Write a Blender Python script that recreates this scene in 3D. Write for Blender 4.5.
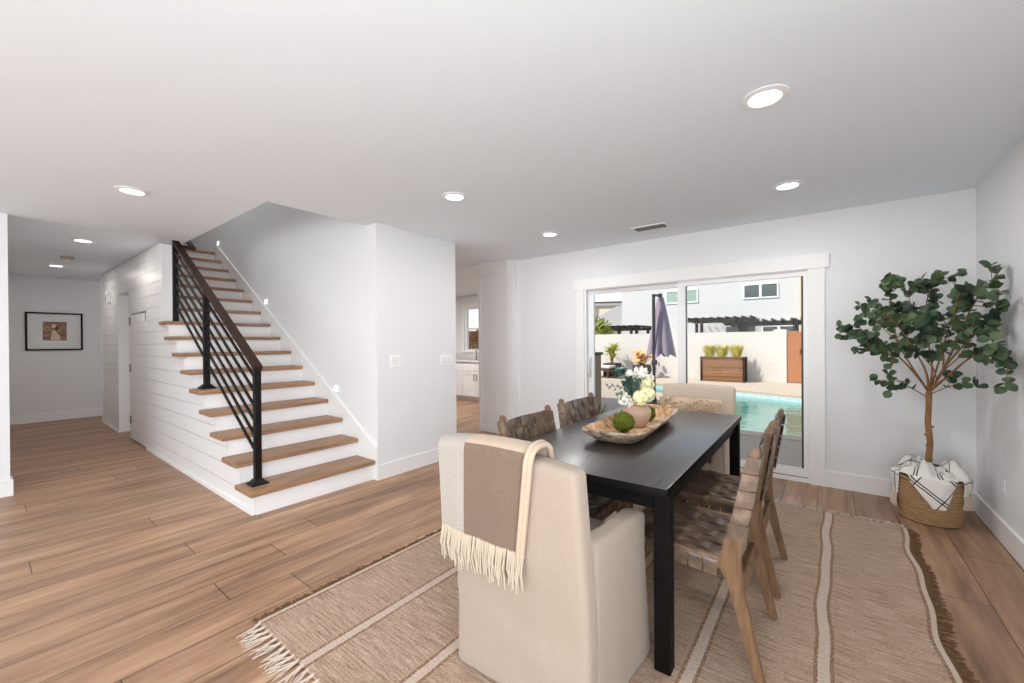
import bpy, bmesh, math, random
from mathutils import Vector, Matrix, Quaternion

for o in list(bpy.data.objects):
    bpy.data.objects.remove(o)
sc = bpy.context.scene
COL = sc.collection
PI = math.pi
rnd = random.Random(7)

# ------------------------------------------------------------------ camera
CAMH = 1.30
YAW, PITCH, ROLL = 0.656409, 0.0035105, -0.0068432
def _cam():
    cy, sy = math.cos(YAW), math.sin(YAW)
    R = Matrix(((cy, sy, 0), (0, 0, -1), (-sy, cy, 0)))
    c, s = math.cos(PITCH), math.sin(PITCH)
    Rx = Matrix(((1, 0, 0), (0, c, -s), (0, s, c)))
    c, s = math.cos(ROLL), math.sin(ROLL)
    Rz = Matrix(((c, -s, 0), (s, c, 0), (0, 0, 1)))
    R = Rz @ Rx @ R
    r, d, f = R[0], R[1], R[2]
    M = Matrix.Identity(4)
    for i in range(3):
        M[i][0] = r[i]; M[i][1] = -d[i]; M[i][2] = -f[i]
    M[2][3] = CAMH
    return M
cam_d = bpy.data.cameras.new('camera')
cam = bpy.data.objects.new('camera', cam_d)
COL.objects.link(cam)
cam.matrix_world = _cam()
cam_d.sensor_width = 36.0
cam_d.lens = 409.92 / 1024 * 36
cam_d.shift_y = 2.18 / 1024
cam_d.clip_start = 0.02
cam_d.clip_end = 300
sc.camera = cam

# ------------------------------------------------------------------ world, sun, window fill lamps, exposure
world = bpy.data.worlds.new('sky')
sc.world = world
world.use_nodes = True
wn = world.node_tree
wn.nodes.clear()
_out = wn.nodes.new('ShaderNodeOutputWorld')
_bg = wn.nodes.new('ShaderNodeBackground')
_sky = wn.nodes.new('ShaderNodeTexSky')
_sky.sky_type = 'NISHITA'
_sky.sun_disc = False
_sky.sun_elevation = math.radians(48)
_sky.sun_rotation = math.radians(220)
_sky.air_density = 1.0
_sky.ozone_density = 1.2
_bg.inputs['Strength'].default_value = 0.24
_hs = wn.nodes.new('ShaderNodeHueSaturation')
_hs.inputs['Saturation'].default_value = 0.55
wn.links.new(_sky.outputs[0], _hs.inputs['Color'])
wn.links.new(_hs.outputs[0], _bg.inputs['Color'])
wn.links.new(_bg.outputs[0], _out.inputs['Surface'])

def lamp(name, kind, energy, loc, direction=None, color=(1, 1, 1), parent=None, **kw):
    d = bpy.data.lights.new(name, kind)
    d.energy = energy
    d.color = color
    for k, v in kw.items():
        setattr(d, k, v)
    o = bpy.data.objects.new(name, d)
    COL.objects.link(o)
    o.location = loc
    if direction is not None:
        o.rotation_euler = Vector(direction).to_track_quat('-Z', 'Y').to_euler()
    if parent:
        o.parent = parent
    return o

SUN_DIR = Vector((0.46, 0.60, -0.82)).normalized()
lamp('sun', 'SUN', 4.0, (-10, -10, 20), SUN_DIR, (1.0, 0.96, 0.90), angle=0.01)
# added area lamps in place of unseen-window daylight, tilted up for the ceiling
FILL_RIGHT, FILL_REAR = 112.0, 150.0
lamp('right_window_fill', 'AREA', FILL_RIGHT, (0.82, -0.85, 1.1), (-1, 0, 0.22), (0.93, 0.97, 1.0), shape='RECTANGLE', size=2.5, size_y=1.75)
lamp('rear_window_fill', 'AREA', FILL_REAR, (-2.0, -4.12, 1.1), (0, 1, 0.30), (0.93, 0.97, 1.0), shape='RECTANGLE', size=4.2, size_y=1.9)

vs = sc.view_settings
sc.display_settings.display_device = 'sRGB'
vs.view_transform = 'Standard'
vs.look = 'None'
vs.gamma = 1.0
vs.use_curve_mapping = False
vs.exposure = 0.12
sc.cycles.use_denoising = True
sc.cycles.max_bounces = 10
sc.cycles.diffuse_bounces = 6
sc.cycles.glossy_bounces = 4
sc.cycles.transparent_max_bounces = 12
sc.cycles.sample_clamp_indirect = 8.0
sc.cycles.caustics_reflective = False
sc.cycles.caustics_refractive = False

# ------------------------------------------------------------------ materials
def s2l(c):
    return tuple((x / 12.92 if x <= 0.04045 else ((x + 0.055) / 1.055) ** 2.4) for x in c)
def rgb(r, g, b):
    return s2l((r / 255, g / 255, b / 255))

class NT:
    def __init__(self, name):
        self.m = bpy.data.materials.new(name)
        self.m.use_nodes = True
        self.t = self.m.node_tree
        self.t.nodes.clear()
        self.out = self.n('ShaderNodeOutputMaterial')
    def n(self, typ, **kw):
        nd = self.t.nodes.new(typ)
        for k, v in kw.items():
            setattr(nd, k, v)
        return nd
    def link(self, a, b):
        self.t.links.new(a, b)
    def val(self, sock, v):
        if hasattr(v, 'is_linked') or hasattr(v, 'links'):
            self.link(v, sock)
        else:
            sock.default_value = v
    def math(self, op, a, b=None, c=None):
        nd = self.n('ShaderNodeMath', operation=op)
        self.val(nd.inputs[0], a)
        if b is not None: self.val(nd.inputs[1], b)
        if c is not None: self.val(nd.inputs[2], c)
        return nd.outputs[0]
    def mix(self, f, a, b, blend='MIX'):
        nd = self.n('ShaderNodeMix', data_type='RGBA', blend_type=blend)
        self.val(nd.inputs['Factor'], f)
        ia, ib = nd.inputs[6], nd.inputs[7]
        self.val(ia, a if not isinstance(a, tuple) else (*a, 1)[:4])
        self.val(ib, b if not isinstance(b, tuple) else (*b, 1)[:4])
        return nd.outputs[2]
    def coords(self, kind='Object', scale=(1, 1, 1), rot=(0, 0, 0), loc=(0, 0, 0)):
        tc = self.n('ShaderNodeTexCoord')
        mp = self.n('ShaderNodeMapping')
        mp.inputs['Scale'].default_value = scale
        mp.inputs['Rotation'].default_value = rot
        mp.inputs['Location'].default_value = loc
        self.link(tc.outputs[kind], mp.inputs['Vector'])
        return mp.outputs[0]
    def noise(self, vec, scale, detail=4, rough=0.55):
        nd = self.n('ShaderNodeTexNoise')
        nd.inputs['Scale'].default_value = scale
        nd.inputs['Detail'].default_value = detail
        nd.inputs['Roughness'].default_value = rough
        self.link(vec, nd.inputs['Vector'])
        return nd.outputs[0]
    def ramp(self, f, stops):
        nd = self.n('ShaderNodeValToRGB')
        e = nd.color_ramp.elements
        while len(e) < len(stops): e.new(0.5)
        for el, (p, c) in zip(e, stops):
            el.position = p
            el.color = (*c, 1) if len(c) == 3 else c
        self.link(f, nd.inputs[0])
        return nd.outputs[0]
    def bump(self, h, strength=0.3, dist=0.01):
        nd = self.n('ShaderNodeBump')
        nd.inputs['Strength'].default_value = strength
        nd.inputs['Distance'].default_value = dist
        self.link(h, nd.inputs['Height'])
        return nd.outputs[0]
    def bsdf(self, color, rough=0.5, metal=0.0, normal=None, spec=0.5, **kw):
        p = self.n('ShaderNodeBsdfPrincipled')
        self.val(p.inputs['Base Color'], (*color, 1) if isinstance(color, tuple) else color)
        self.val(p.inputs['Roughness'], rough)
        self.val(p.inputs['Metallic'], metal)
        p.inputs['Specular IOR Level'].default_value = spec
        if normal is not None: self.link(normal, p.inputs['Normal'])
        for k, v in kw.items():
            self.val(p.inputs[k], v)
        self.link(p.outputs[0], self.out.inputs['Surface'])
        return self.m

def plain(name, c, rough=0.5, metal=0.0, spec=0.5, nscale=0, namp=0.0, bscale=0, bstr=0.0, bdist=0.004):
    t = NT(name)
    col = tuple(c)
    nrm = None
    if nscale:
        v = t.coords()
        f = t.noise(v, nscale)
        col = t.mix(f, tuple(x * (1 - namp) for x in c), tuple(min(1, x * (1 + namp)) for x in c))
    if bscale:
        nrm = t.bump(t.noise(t.coords(), bscale, 3), bstr, bdist)
    return t.bsdf(col, rough, metal, nrm, spec)

def wood(name, dark, light, scale=(1, 12, 12), rough=0.5, spec=0.4, bump=0.05, freq=4.0):
    t = NT(name)
    v = t.coords(scale=scale)
    f = t.noise(v, freq, 6, 0.6)
    col = t.ramp(f, [(0.3, dark), (0.7, light)])
    return t.bsdf(col, rough, 0, t.bump(f, bump, 0.004), spec)

def emis(name, c, s):
    t = NT(name)
    e = t.n('ShaderNodeEmission')
    e.inputs[0].default_value = (*c, 1)
    e.inputs[1].default_value = s
    t.link(e.outputs[0], t.out.inputs['Surface'])
    return t.m

def mat_floor():
    t = NT('oak_plank_floor')
    tc = t.n('ShaderNodeTexCoord')
    sep = t.n('ShaderNodeSeparateXYZ')
    t.link(tc.outputs['Object'], sep.inputs[0])
    comb = t.n('ShaderNodeCombineXYZ')
    xs = t.math('SUBTRACT', sep.outputs['X'], 0.162 - 0.234 * 60)
    t.link(xs, comb.inputs[1])
    row = t.math('FLOOR', t.math('DIVIDE', xs, 0.234))
    wnz = t.n('ShaderNodeTexWhiteNoise', noise_dimensions='1D'); t.link(row, wnz.inputs['W'])
    t.link(t.math('ADD', sep.outputs['Y'], t.math('MULTIPLY', wnz.outputs[0], 1.75)), comb.inputs[0])
    br = t.n('ShaderNodeTexBrick')
    br.offset = 0.0; br.offset_frequency = 2; br.squash = 1.0
    br.inputs['Color1'].default_value = (0, 0, 0, 1)
    br.inputs['Color2'].default_value = (1, 1, 1, 1)
    br.inputs['Mortar'].default_value = (0.5, 0.5, 0.5, 1)
    br.inputs['Scale'].default_value = 1.0
    br.inputs['Mortar Size'].default_value = 0.0026
    br.inputs['Mortar Smooth'].default_value = 0.1
    br.inputs['Bias'].default_value = 0.0
    br.inputs['Brick Width'].default_value = 1.75
    br.inputs['Row Height'].default_value = 0.234
    t.link(comb.outputs[0], br.inputs['Vector'])
    # grain: shifted per plank
    plank = t.math('FLOOR', t.math('DIVIDE', xs, 0.234))
    shift = t.math('MULTIPLY', plank, 3.71)
    c2 = t.n('ShaderNodeCombineXYZ')
    t.link(t.math('MULTIPLY', t.math('ADD', sep.outputs['Y'], shift), 0.9), c2.inputs[0])
    t.link(t.math('MULTIPLY', xs, 7.5), c2.inputs[1])
    t.link(t.math('MULTIPLY', plank, 1.3), c2.inputs[2])
    g1 = t.noise(c2.outputs[0], 1.5, 6, 0.62)
    c3 = t.n('ShaderNodeCombineXYZ')
    t.link(t.math('MULTIPLY', sep.outputs['Y'], 5.0), c3.inputs[0])
    t.link(t.math('MULTIPLY', xs, 130.0), c3.inputs[1])
    g2 = t.noise(c3.outputs[0], 1.0, 3, 0.6)
    a, b, c_ = rgb(118, 89, 71), rgb(162, 126, 99), rgb(190, 156, 126)
    base = t.ramp(g1, [(0.28, a), (0.5, b), (0.72, c_)])
    tone = t.mix(br.outputs['Color'], (0.80, 0.80, 0.80), (1.14, 1.13, 1.12))
    base = t.mix(1.0, base, tone, 'MULTIPLY')
    fine = t.mix(g2, (0.93, 0.93, 0.93), (1.07, 1.07, 1.07))
    base = t.mix(1.0, base, fine, 'MULTIPLY')
    base = t.mix(t.math('MULTIPLY', br.outputs['Fac'], 0.9), base, rgb(58, 40, 32))
    h = t.math('SUBTRACT', t.math('MULTIPLY', g2, 0.15), br.outputs['Fac'])
    return t.bsdf(base, 0.42, 0, t.bump(h, 0.25, 0.002), 0.35)

def mat_rug():
    t = NT('jute_rug_weave')
    tc = t.n('ShaderNodeTexCoord')
    sep = t.n('ShaderNodeSeparateXYZ')
    t.link(tc.outputs['UV'], sep.inputs[0])
    X, Y = sep.outputs['X'], sep.outputs['Y']
    c = t.n('ShaderNodeCombineXYZ')
    t.link(t.math('MULTIPLY', X, 7.0), c.inputs[0]); t.link(t.math('MULTIPLY', Y, 120.0), c.inputs[1])
    n1 = t.noise(c.outputs[0], 1.0, 3, 0.7)
    c = t.n('ShaderNodeCombineXYZ')
    t.link(t.math('MULTIPLY', X, 2.5), c.inputs[0]); t.link(t.math('MULTIPLY', Y, 16.0), c.inputs[1])
    n2 = t.noise(c.outputs[0], 1.0, 3, 0.6)
    c = t.n('ShaderNodeCombineXYZ')
    t.link(t.math('MULTIPLY', X, 80.0), c.inputs[0]); t.link(t.math('MULTIPLY', Y, 110.0), c.inputs[1])
    n3 = t.noise(c.outputs[0], 1.0, 2, 0.6)
    body = t.ramp(n1, [(0.28, rgb(116, 92, 76)), (0.44, rgb(176, 150, 130)), (0.60, rgb(202, 179, 160)), (0.75, rgb(222, 204, 189))])
    body = t.mix(t.math('MULTIPLY', n2, 0.55), body, rgb(170, 140, 118))
    body = t.mix(1.0, body, t.mix(n3, (0.46, 0.45, 0.44), (1.30, 1.30, 1.30)), 'MULTIPLY')
    # bands every 0.42 m, distance from band centre
    d = t.math('ABSOLUTE', t.math('SUBTRACT', t.math('MODULO', t.math('ADD', X, 8.40 + 0.21), 0.42), 0.21))
    dn = t.math('ADD', d, t.math('MULTIPLY', t.math('SUBTRACT', n3, 0.5), 0.012))
    band = t.math('LESS_THAN', dn, 0.020)
    edge = t.math('LESS_THAN', dn, 0.034)
    edge = t.math('MULTIPLY', edge, t.math('GREATER_THAN', n3, 0.46))
    cream = t.mix(n3, rgb(172, 150, 134), rgb(214, 196, 182))
    col = t.mix(edge, body, rgb(134, 104, 80))
    col = t.mix(band, col, cream)
    h = t.math('ADD', t.math('MULTIPLY', n1, 0.7), n3)
    return t.bsdf(col, 0.95, 0, t.bump(h, 0.7, 0.006), 0.1)

def mat_stripe_blanket():
    t = NT('striped_blanket')
    tc = t.n('ShaderNodeTexCoord')
    sep = t.n('ShaderNodeSeparateXYZ')
    t.link(tc.outputs['UV'], sep.inputs[0])
    U = sep.outputs['X']; V = sep.outputs['Y']
    m = t.math('MODULO', t.math('ADD', U, 5.0), 0.17)
    l1 = t.math('COMPARE', m, 0.035, 0.0045)
    l2 = t.math('COMPARE', m, 0.055, 0.0045)
    m2 = t.math('MODULO', t.math('ADD', V, 5.0), 0.21)
    l3 = t.math('COMPARE', m2, 0.05, 0.004)
    f = t.math('MAXIMUM', t.math('MAXIMUM', l1, l2), l3)
    col = t.mix(f, rgb(232, 229, 224), rgb(52, 52, 56))
    n = t.noise(t.coords(), 160, 2)
    return t.bsdf(col, 0.95, 0, t.bump(n, 0.4, 0.003), 0.1)

def mat_fabric(name, c, c2, scale=(1, 1, 1), freq=220, bstr=0.35, rough=0.95):
    t = NT(name)
    v = t.coords(scale=scale)
    f = t.noise(v, freq, 2, 0.6)
    g = t.noise(t.coords(), 6, 3)
    col = t.mix(f, c, c2)
    col = t.mix(t.math('MULTIPLY', g, 0.25), col, tuple(x * 0.86 for x in c))
    return t.bsdf(col, rough, 0, t.bump(f, bstr, 0.002), 0.15, **{'Sheen Weight': 0.15})

def mat_leather():
    t = NT('brown_leather_strap')
    v = t.coords()
    f = t.noise(v, 14, 4, 0.6)
    g = t.noise(v, 140, 2)
    col = t.ramp(f, [(0.3, rgb(78, 63, 53)), (0.55, rgb(112, 93, 78)), (0.75, rgb(150, 129, 110))])
    return t.bsdf(col, 0.30, 0, t.bump(g, 0.15, 0.002), 0.6)

def mat_black_table():
    t = NT('black_stained_wood')
    v = t.coords(scale=(26, 1.2, 26))
    f = t.noise(v, 2.6, 6, 0.65)
    col = t.ramp(f, [(0.32, rgb(20, 18, 17)), (0.60, rgb(36, 32, 30)), (0.78, rgb(56, 51, 48))])
    r = t.math('ADD', t.math('MULTIPLY', f, 0.30), 0.17)
    return t.bsdf(col, r, 0, t.bump(f, 0.035, 0.003), 0.8, **{'Coat Weight': 0.55, 'Coat Roughness': 0.32, 'Coat IOR': 2.1})

def mat_water():
    t = NT('pool_water')
    v = t.coords()
    n = t.noise(v, 2.2, 3, 0.55)
    nrm = t.bump(n, 0.35, 0.06)
    tr = t.n('ShaderNodeBsdfTransparent'); tr.inputs[0].default_value = (*rgb(205, 238, 234), 1)
    gl = t.n('ShaderNodeBsdfGlossy'); gl.inputs['Roughness'].default_value = 0.03
    t.link(nrm, gl.inputs['Normal'])
    fr = t.n('ShaderNodeFresnel'); fr.inputs[0].default_value = 1.12
    t.link(nrm, fr.inputs['Normal'])
    mx = t.n('ShaderNodeMixShader')
    t.link(t.math('MULTIPLY', fr.outputs[0], 0.55), mx.inputs[0]); t.link(tr.outputs[0], mx.inputs[1]); t.link(gl.outputs[0], mx.inputs[2])
    t.link(mx.outputs[0], t.out.inputs['Surface'])
    return t.m

def mat_glass(name='clear_glass', tint=(0.97, 0.985, 0.98)):
    t = NT(name)
    tr = t.n('ShaderNodeBsdfTransparent'); tr.inputs[0].default_value = (*tint, 1)
    gl = t.n('ShaderNodeBsdfGlossy'); gl.inputs['Roughness'].default_value = 0.0
    fr = t.n('ShaderNodeFresnel'); fr.inputs[0].default_value = 1.13
    mx = t.n('ShaderNodeMixShader')
    t.link(fr.outputs[0], mx.inputs[0]); t.link(tr.outputs[0], mx.inputs[1]); t.link(gl.outputs[0], mx.inputs[2])
    t.link(mx.outputs[0], t.out.inputs['Surface'])
    return t.m

def mat_tiles(name, a, b, mortar, w, h, rough=0.25):
    t = NT(name)
    br = t.n('ShaderNodeTexBrick')
    br.offset = 0.0
    br.inputs['Color1'].default_value = (*a, 1); br.inputs['Color2'].default_value = (*b, 1); br.inputs['Mortar'].default_value = (*mortar, 1)
    br.inputs['Scale'].default_value = 1.0; br.inputs['Mortar Size'].default_value = 0.006
    br.inputs['Brick Width'].default_value = w; br.inputs['Row Height'].default_value = h
    tc = t.n('ShaderNodeTexCoord'); t.link(tc.outputs['UV'], br.inputs['Vector'])
    return t.bsdf(br.outputs['Color'], rough)

def mat_slats(name, a, b, period, axis='Z', gap=0.006, rough=0.6):
    t = NT(name)
    tc = t.n('ShaderNodeTexCoord'); sep = t.n('ShaderNodeSeparateXYZ'); t.link(tc.outputs['Object'], sep.inputs[0])
    z = sep.outputs[axis]
    m = t.math('MODULO', t.math('ADD', z, 20.0), period)
    line = t.math('LESS_THAN', m, gap)
    idx = t.math('FLOOR', t.math('DIVIDE', z, period))
    wn_ = t.n('ShaderNodeTexWhiteNoise', noise_dimensions='1D'); t.link(idx, wn_.inputs['W'])
    v = t.coords(scale=(2, 2, 30))
    g = t.noise(v, 3, 4)
    f = t.math('ADD', t.math('MULTIPLY', wn_.outputs[0], 0.55), t.math('MULTIPLY', g, 0.45))
    col = t.mix(f, a, b)
    col = t.mix(line, col, tuple(x * 0.25 for x in a))
    return t.bsdf(col, rough, 0, t.bump(t.math('SUBTRACT', 1.0, line), 0.4, 0.01), 0.3)

def mat_leaf(name, a, b, rough=0.55, scale=9):
    t = NT(name)
    f = t.noise(t.coords(), scale, 2)
    col = t.ramp(f, [(0.35, a), (0.65, b)])
    return t.bsdf(col, rough, 0, None, 0.3)

M = {}
M['wall'] = plain('white_wall_paint', rgb(228, 229, 231), 0.75, spec=0.25, bscale=90, bstr=0.05)
M['ceil'] = plain('white_ceiling_paint', rgb(233, 240, 246), 0.9, spec=0.1)
M['trim'] = plain('white_trim_paint', rgb(236, 236, 236), 0.35, spec=0.4)
M['shiplap'] = plain('white_shiplap_paint', rgb(233, 233, 234), 0.34, spec=0.35)
M['gap'] = plain('shiplap_backing', rgb(176, 175, 175), 0.8)
M['floor'] = mat_floor()
M['rug'] = mat_rug()
M['fringe_w'] = plain('cream_cotton_fringe', rgb(202, 188, 174), 0.95, spec=0.1, nscale=40, namp=0.12)
M['fringe_b'] = plain('brown_jute_fringe', rgb(110, 84, 60), 0.95, spec=0.1, nscale=30, namp=0.35)
M['tread'] = wood('oak_tread', rgb(128, 96, 72), rgb(178, 140, 108), (10, 0.8, 10), 0.45)
M['riser'] = plain('white_riser_paint', rgb(238, 238, 239), 0.35, spec=0.4)
M['black'] = plain('black_painted_steel', rgb(20, 18, 18), 0.5, spec=0.2)
M['rail'] = plain('bronze_painted_handrail', rgb(56, 40, 33), 0.6, spec=0.12)
M['table'] = mat_black_table()
M['table_leg'] = plain('black_table_frame', rgb(13, 11, 11), 0.55, spec=0.12, nscale=20, namp=0.2)
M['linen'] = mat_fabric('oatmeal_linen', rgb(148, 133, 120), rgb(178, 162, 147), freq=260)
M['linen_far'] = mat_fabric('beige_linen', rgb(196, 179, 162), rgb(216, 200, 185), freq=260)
M['cream'] = mat_fabric('cream_wool', rgb(152, 145, 137), rgb(188, 180, 171), freq=160, bstr=0.6)
M['taupe'] = mat_fabric('taupe_wool', rgb(98, 82, 70), rgb(142, 122, 106), freq=200, bstr=0.6)
M['creamtop'] = mat_fabric('oat_wool', rgb(174, 152, 132), rgb(202, 182, 162), freq=160, bstr=0.5)
M['creamfr'] = plain('cream_wool_fringe', rgb(184, 170, 152), 0.95, spec=0.1)
M['chairwood'] = wood('walnut_chair_frame', rgb(100, 75, 53), rgb(138, 106, 78), (14, 14, 1.6), 0.45)
M['leather'] = mat_leather()
def mat_carved(name, dark, mid, pale):
    t = NT(name)
    f = t.noise(t.coords(scale=(1, 0.45, 1)), 22, 6, 0.7)
    g = t.noise(t.coords(), 40, 3, 0.6)
    col = t.ramp(f, [(0.36, dark), (0.48, mid), (0.66, pale)])
    return t.bsdf(col, 0.85, 0, t.bump(t.math('ADD', f, g), 0.7, 0.012), 0.15)
M['bowl'] = mat_carved('carved_washed_wood', rgb(108, 84, 66), rgb(176, 152, 130), rgb(220, 206, 190))
M['bowl_in'] = mat_carved('carved_wood_hollow', rgb(120, 84, 58), rgb(200, 160, 120), rgb(226, 202, 172))
M['vase'] = plain('blush_clay_vase', rgb(190, 158, 138), 0.6, nscale=8, namp=0.08)
M['moss'] = plain('green_moss', rgb(92, 102, 38), 0.95, spec=0.1, nscale=60, namp=0.7, bscale=70, bstr=1.0, bdist=0.02)
M['hyd'] = plain('cream_hydrangea_petal', rgb(238, 236, 190), 0.8, nscale=30, namp=0.1)
M['white_petal'] = plain('white_petal', rgb(240, 236, 228), 0.8)
M['peach'] = plain('peach_petal', rgb(240, 186, 130), 0.8, nscale=5, namp=0.15)
M['sage'] = mat_leaf('sage_leaf', rgb(50, 70, 62), rgb(118, 138, 122))
M['leaf'] = mat_leaf('eucalyptus_leaf', rgb(46, 66, 54), rgb(86, 106, 72), 0.5, 7)
M['bark'] = wood('tan_bark', rgb(108, 78, 48), rgb(164, 124, 82), (8, 8, 2), 0.8)
M['twig'] = plain('brown_twig', rgb(96, 70, 54), 0.8)
M['seagrass'] = plain('woven_seagrass', rgb(178, 146, 110), 0.9, spec=0.1, nscale=60, namp=0.45, bscale=120, bstr=0.8, bdist=0.01)
M['blanket'] = mat_stripe_blanket()
M['glass'] = mat_glass()
M['metal_w'] = plain('white_aluminium', rgb(236, 237, 238), 0.35, spec=0.4)
M['metal_d'] = plain('dark_gasket', rgb(60, 58, 56), 0.5)
M['plastic'] = plain('white_plastic', rgb(244, 244, 244), 0.35)
M['slot'] = plain('grey_plastic_gap', rgb(150, 150, 150), 0.5)
M['lens'] = emis('lit_lamp_lens', (1.0, 0.985, 0.96), 7.0)
M['steplens'] = emis('lit_step_lamp_lens', (1.0, 0.98, 0.95), 3.0)
M['chrome'] = plain('brushed_nickel', rgb(150, 148, 146), 0.3, metal=1.0)
M['cab'] = plain('white_cabinet_paint', rgb(228, 228, 229), 0.4)
M['quartz'] = plain('grey_white_quartz', rgb(206, 204, 204), 0.25, nscale=6, namp=0.05)
M['stucco'] = plain('white_stucco', rgb(212, 207, 201), 0.95, spec=0.1, nscale=1.6, namp=0.05, bscale=9, bstr=0.35, bdist=0.03)
M['house'] = plain('pale_house_stucco', rgb(203, 203, 202), 0.95, spec=0.1, bscale=12, bstr=0.15, bdist=0.02)
M['house_b'] = plain('tan_house_stucco', rgb(206, 194, 174), 0.95, spec=0.1)
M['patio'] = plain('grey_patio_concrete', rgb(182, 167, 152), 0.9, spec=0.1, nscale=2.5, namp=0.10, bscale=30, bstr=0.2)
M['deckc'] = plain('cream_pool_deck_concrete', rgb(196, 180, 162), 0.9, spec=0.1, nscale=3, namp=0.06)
M['plaster'] = plain('aqua_pool_plaster', rgb(126, 180, 174), 0.7, nscale=1.2, namp=0.18)
M['tile'] = mat_tiles('pool_waterline_tile', rgb(196, 222, 224), rgb(168, 204, 212), rgb(226, 232, 230), 0.075, 0.075)
M['water'] = mat_water()
M['planter'] = mat_slats('planter_slats', rgb(112, 78, 52), rgb(164, 120, 84), 0.105, gap=0.012)
M['gate'] = mat_slats('cedar_gate_slats', rgb(166, 104, 64), rgb(192, 130, 88), 0.075)
M['dark_wood'] = wood('dark_pergola_timber', rgb(26, 20, 18), rgb(48, 37, 32), (1, 6, 6), 0.7)
M['umb'] = plain('mauve_umbrella_canvas', rgb(158, 144, 158), 0.9, spec=0.1, nscale=4, namp=0.08)
M['umbpole'] = plain('dark_bronze_pole', rgb(62, 60, 64), 0.45)
M['pot'] = plain('dark_planter_pot', rgb(74, 66, 62), 0.7)
M['yucca'] = mat_leaf('yucca_leaf', rgb(150, 158, 54), rgb(206, 204, 96), 0.6, 5)
M['agave'] = mat_leaf('yellow_edged_leaf', rgb(150, 146, 52), rgb(236, 214, 104), 0.6, 9)
M['bush'] = mat_leaf('bush_leaf', rgb(96, 116, 34), rgb(176, 178, 76), 0.7, 3)
M['blueleaf'] = mat_leaf('blue_green_leaf', rgb(88, 128, 120), rgb(146, 178, 168), 0.7, 6)
M['shingle'] = plain('grey_roof_shingle', rgb(150, 146, 146), 0.9, nscale=7, namp=0.28)
M['fascia'] = plain('dark_gutter', rgb(72, 66, 62), 0.7)
M['winglass'] = plain('dark_window_glass', rgb(88, 96, 96), 0.1, spec=0.6, nscale=0.8, namp=0.3)
M['winglass2'] = plain('pale_green_window_glass', rgb(150, 170, 158), 0.1, spec=0.6)
M['cushion'] = plain('cream_outdoor_cushion', rgb(226, 214, 196), 0.9)
M['wicker'] = plain('dark_wicker', rgb(82, 66, 56), 0.8, nscale=60, namp=0.3)
M['counter_side'] = plain('grey_brown_block', rgb(150, 126, 104), 0.9, nscale=9, namp=0.15)
M['photo_mat'] = plain('white_picture_mat', rgb(226, 228, 228), 0.8)
M['pillow'] = plain('ivory_embroidered_cloth', rgb(214, 190, 162), 0.95, nscale=40, namp=0.22, bscale=60, bstr=0.8, bdist=0.01)
M['beige_plate'] = plain('beige_plastic', rgb(176, 164, 152), 0.6)
M['vent'] = plain('grey_vent_slat', rgb(120, 120, 122), 0.6)

def mat_photo():
    t = NT('sepia_field_print')
    v = t.coords()
    n = t.noise(v, 22, 4)
    base = t.ramp(n, [(0.35, rgb(112, 80, 62)), (0.6, rgb(160, 122, 98)), (0.75, rgb(188, 158, 138))])
    return t.bsdf(base, 0.5)
M['print'] = mat_photo()
M['print_pale'] = plain('pale_print_shape', rgb(214, 190, 174), 0.5)
M['print_dark'] = plain('dark_print_shape', rgb(92, 56, 44), 0.5)

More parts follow.
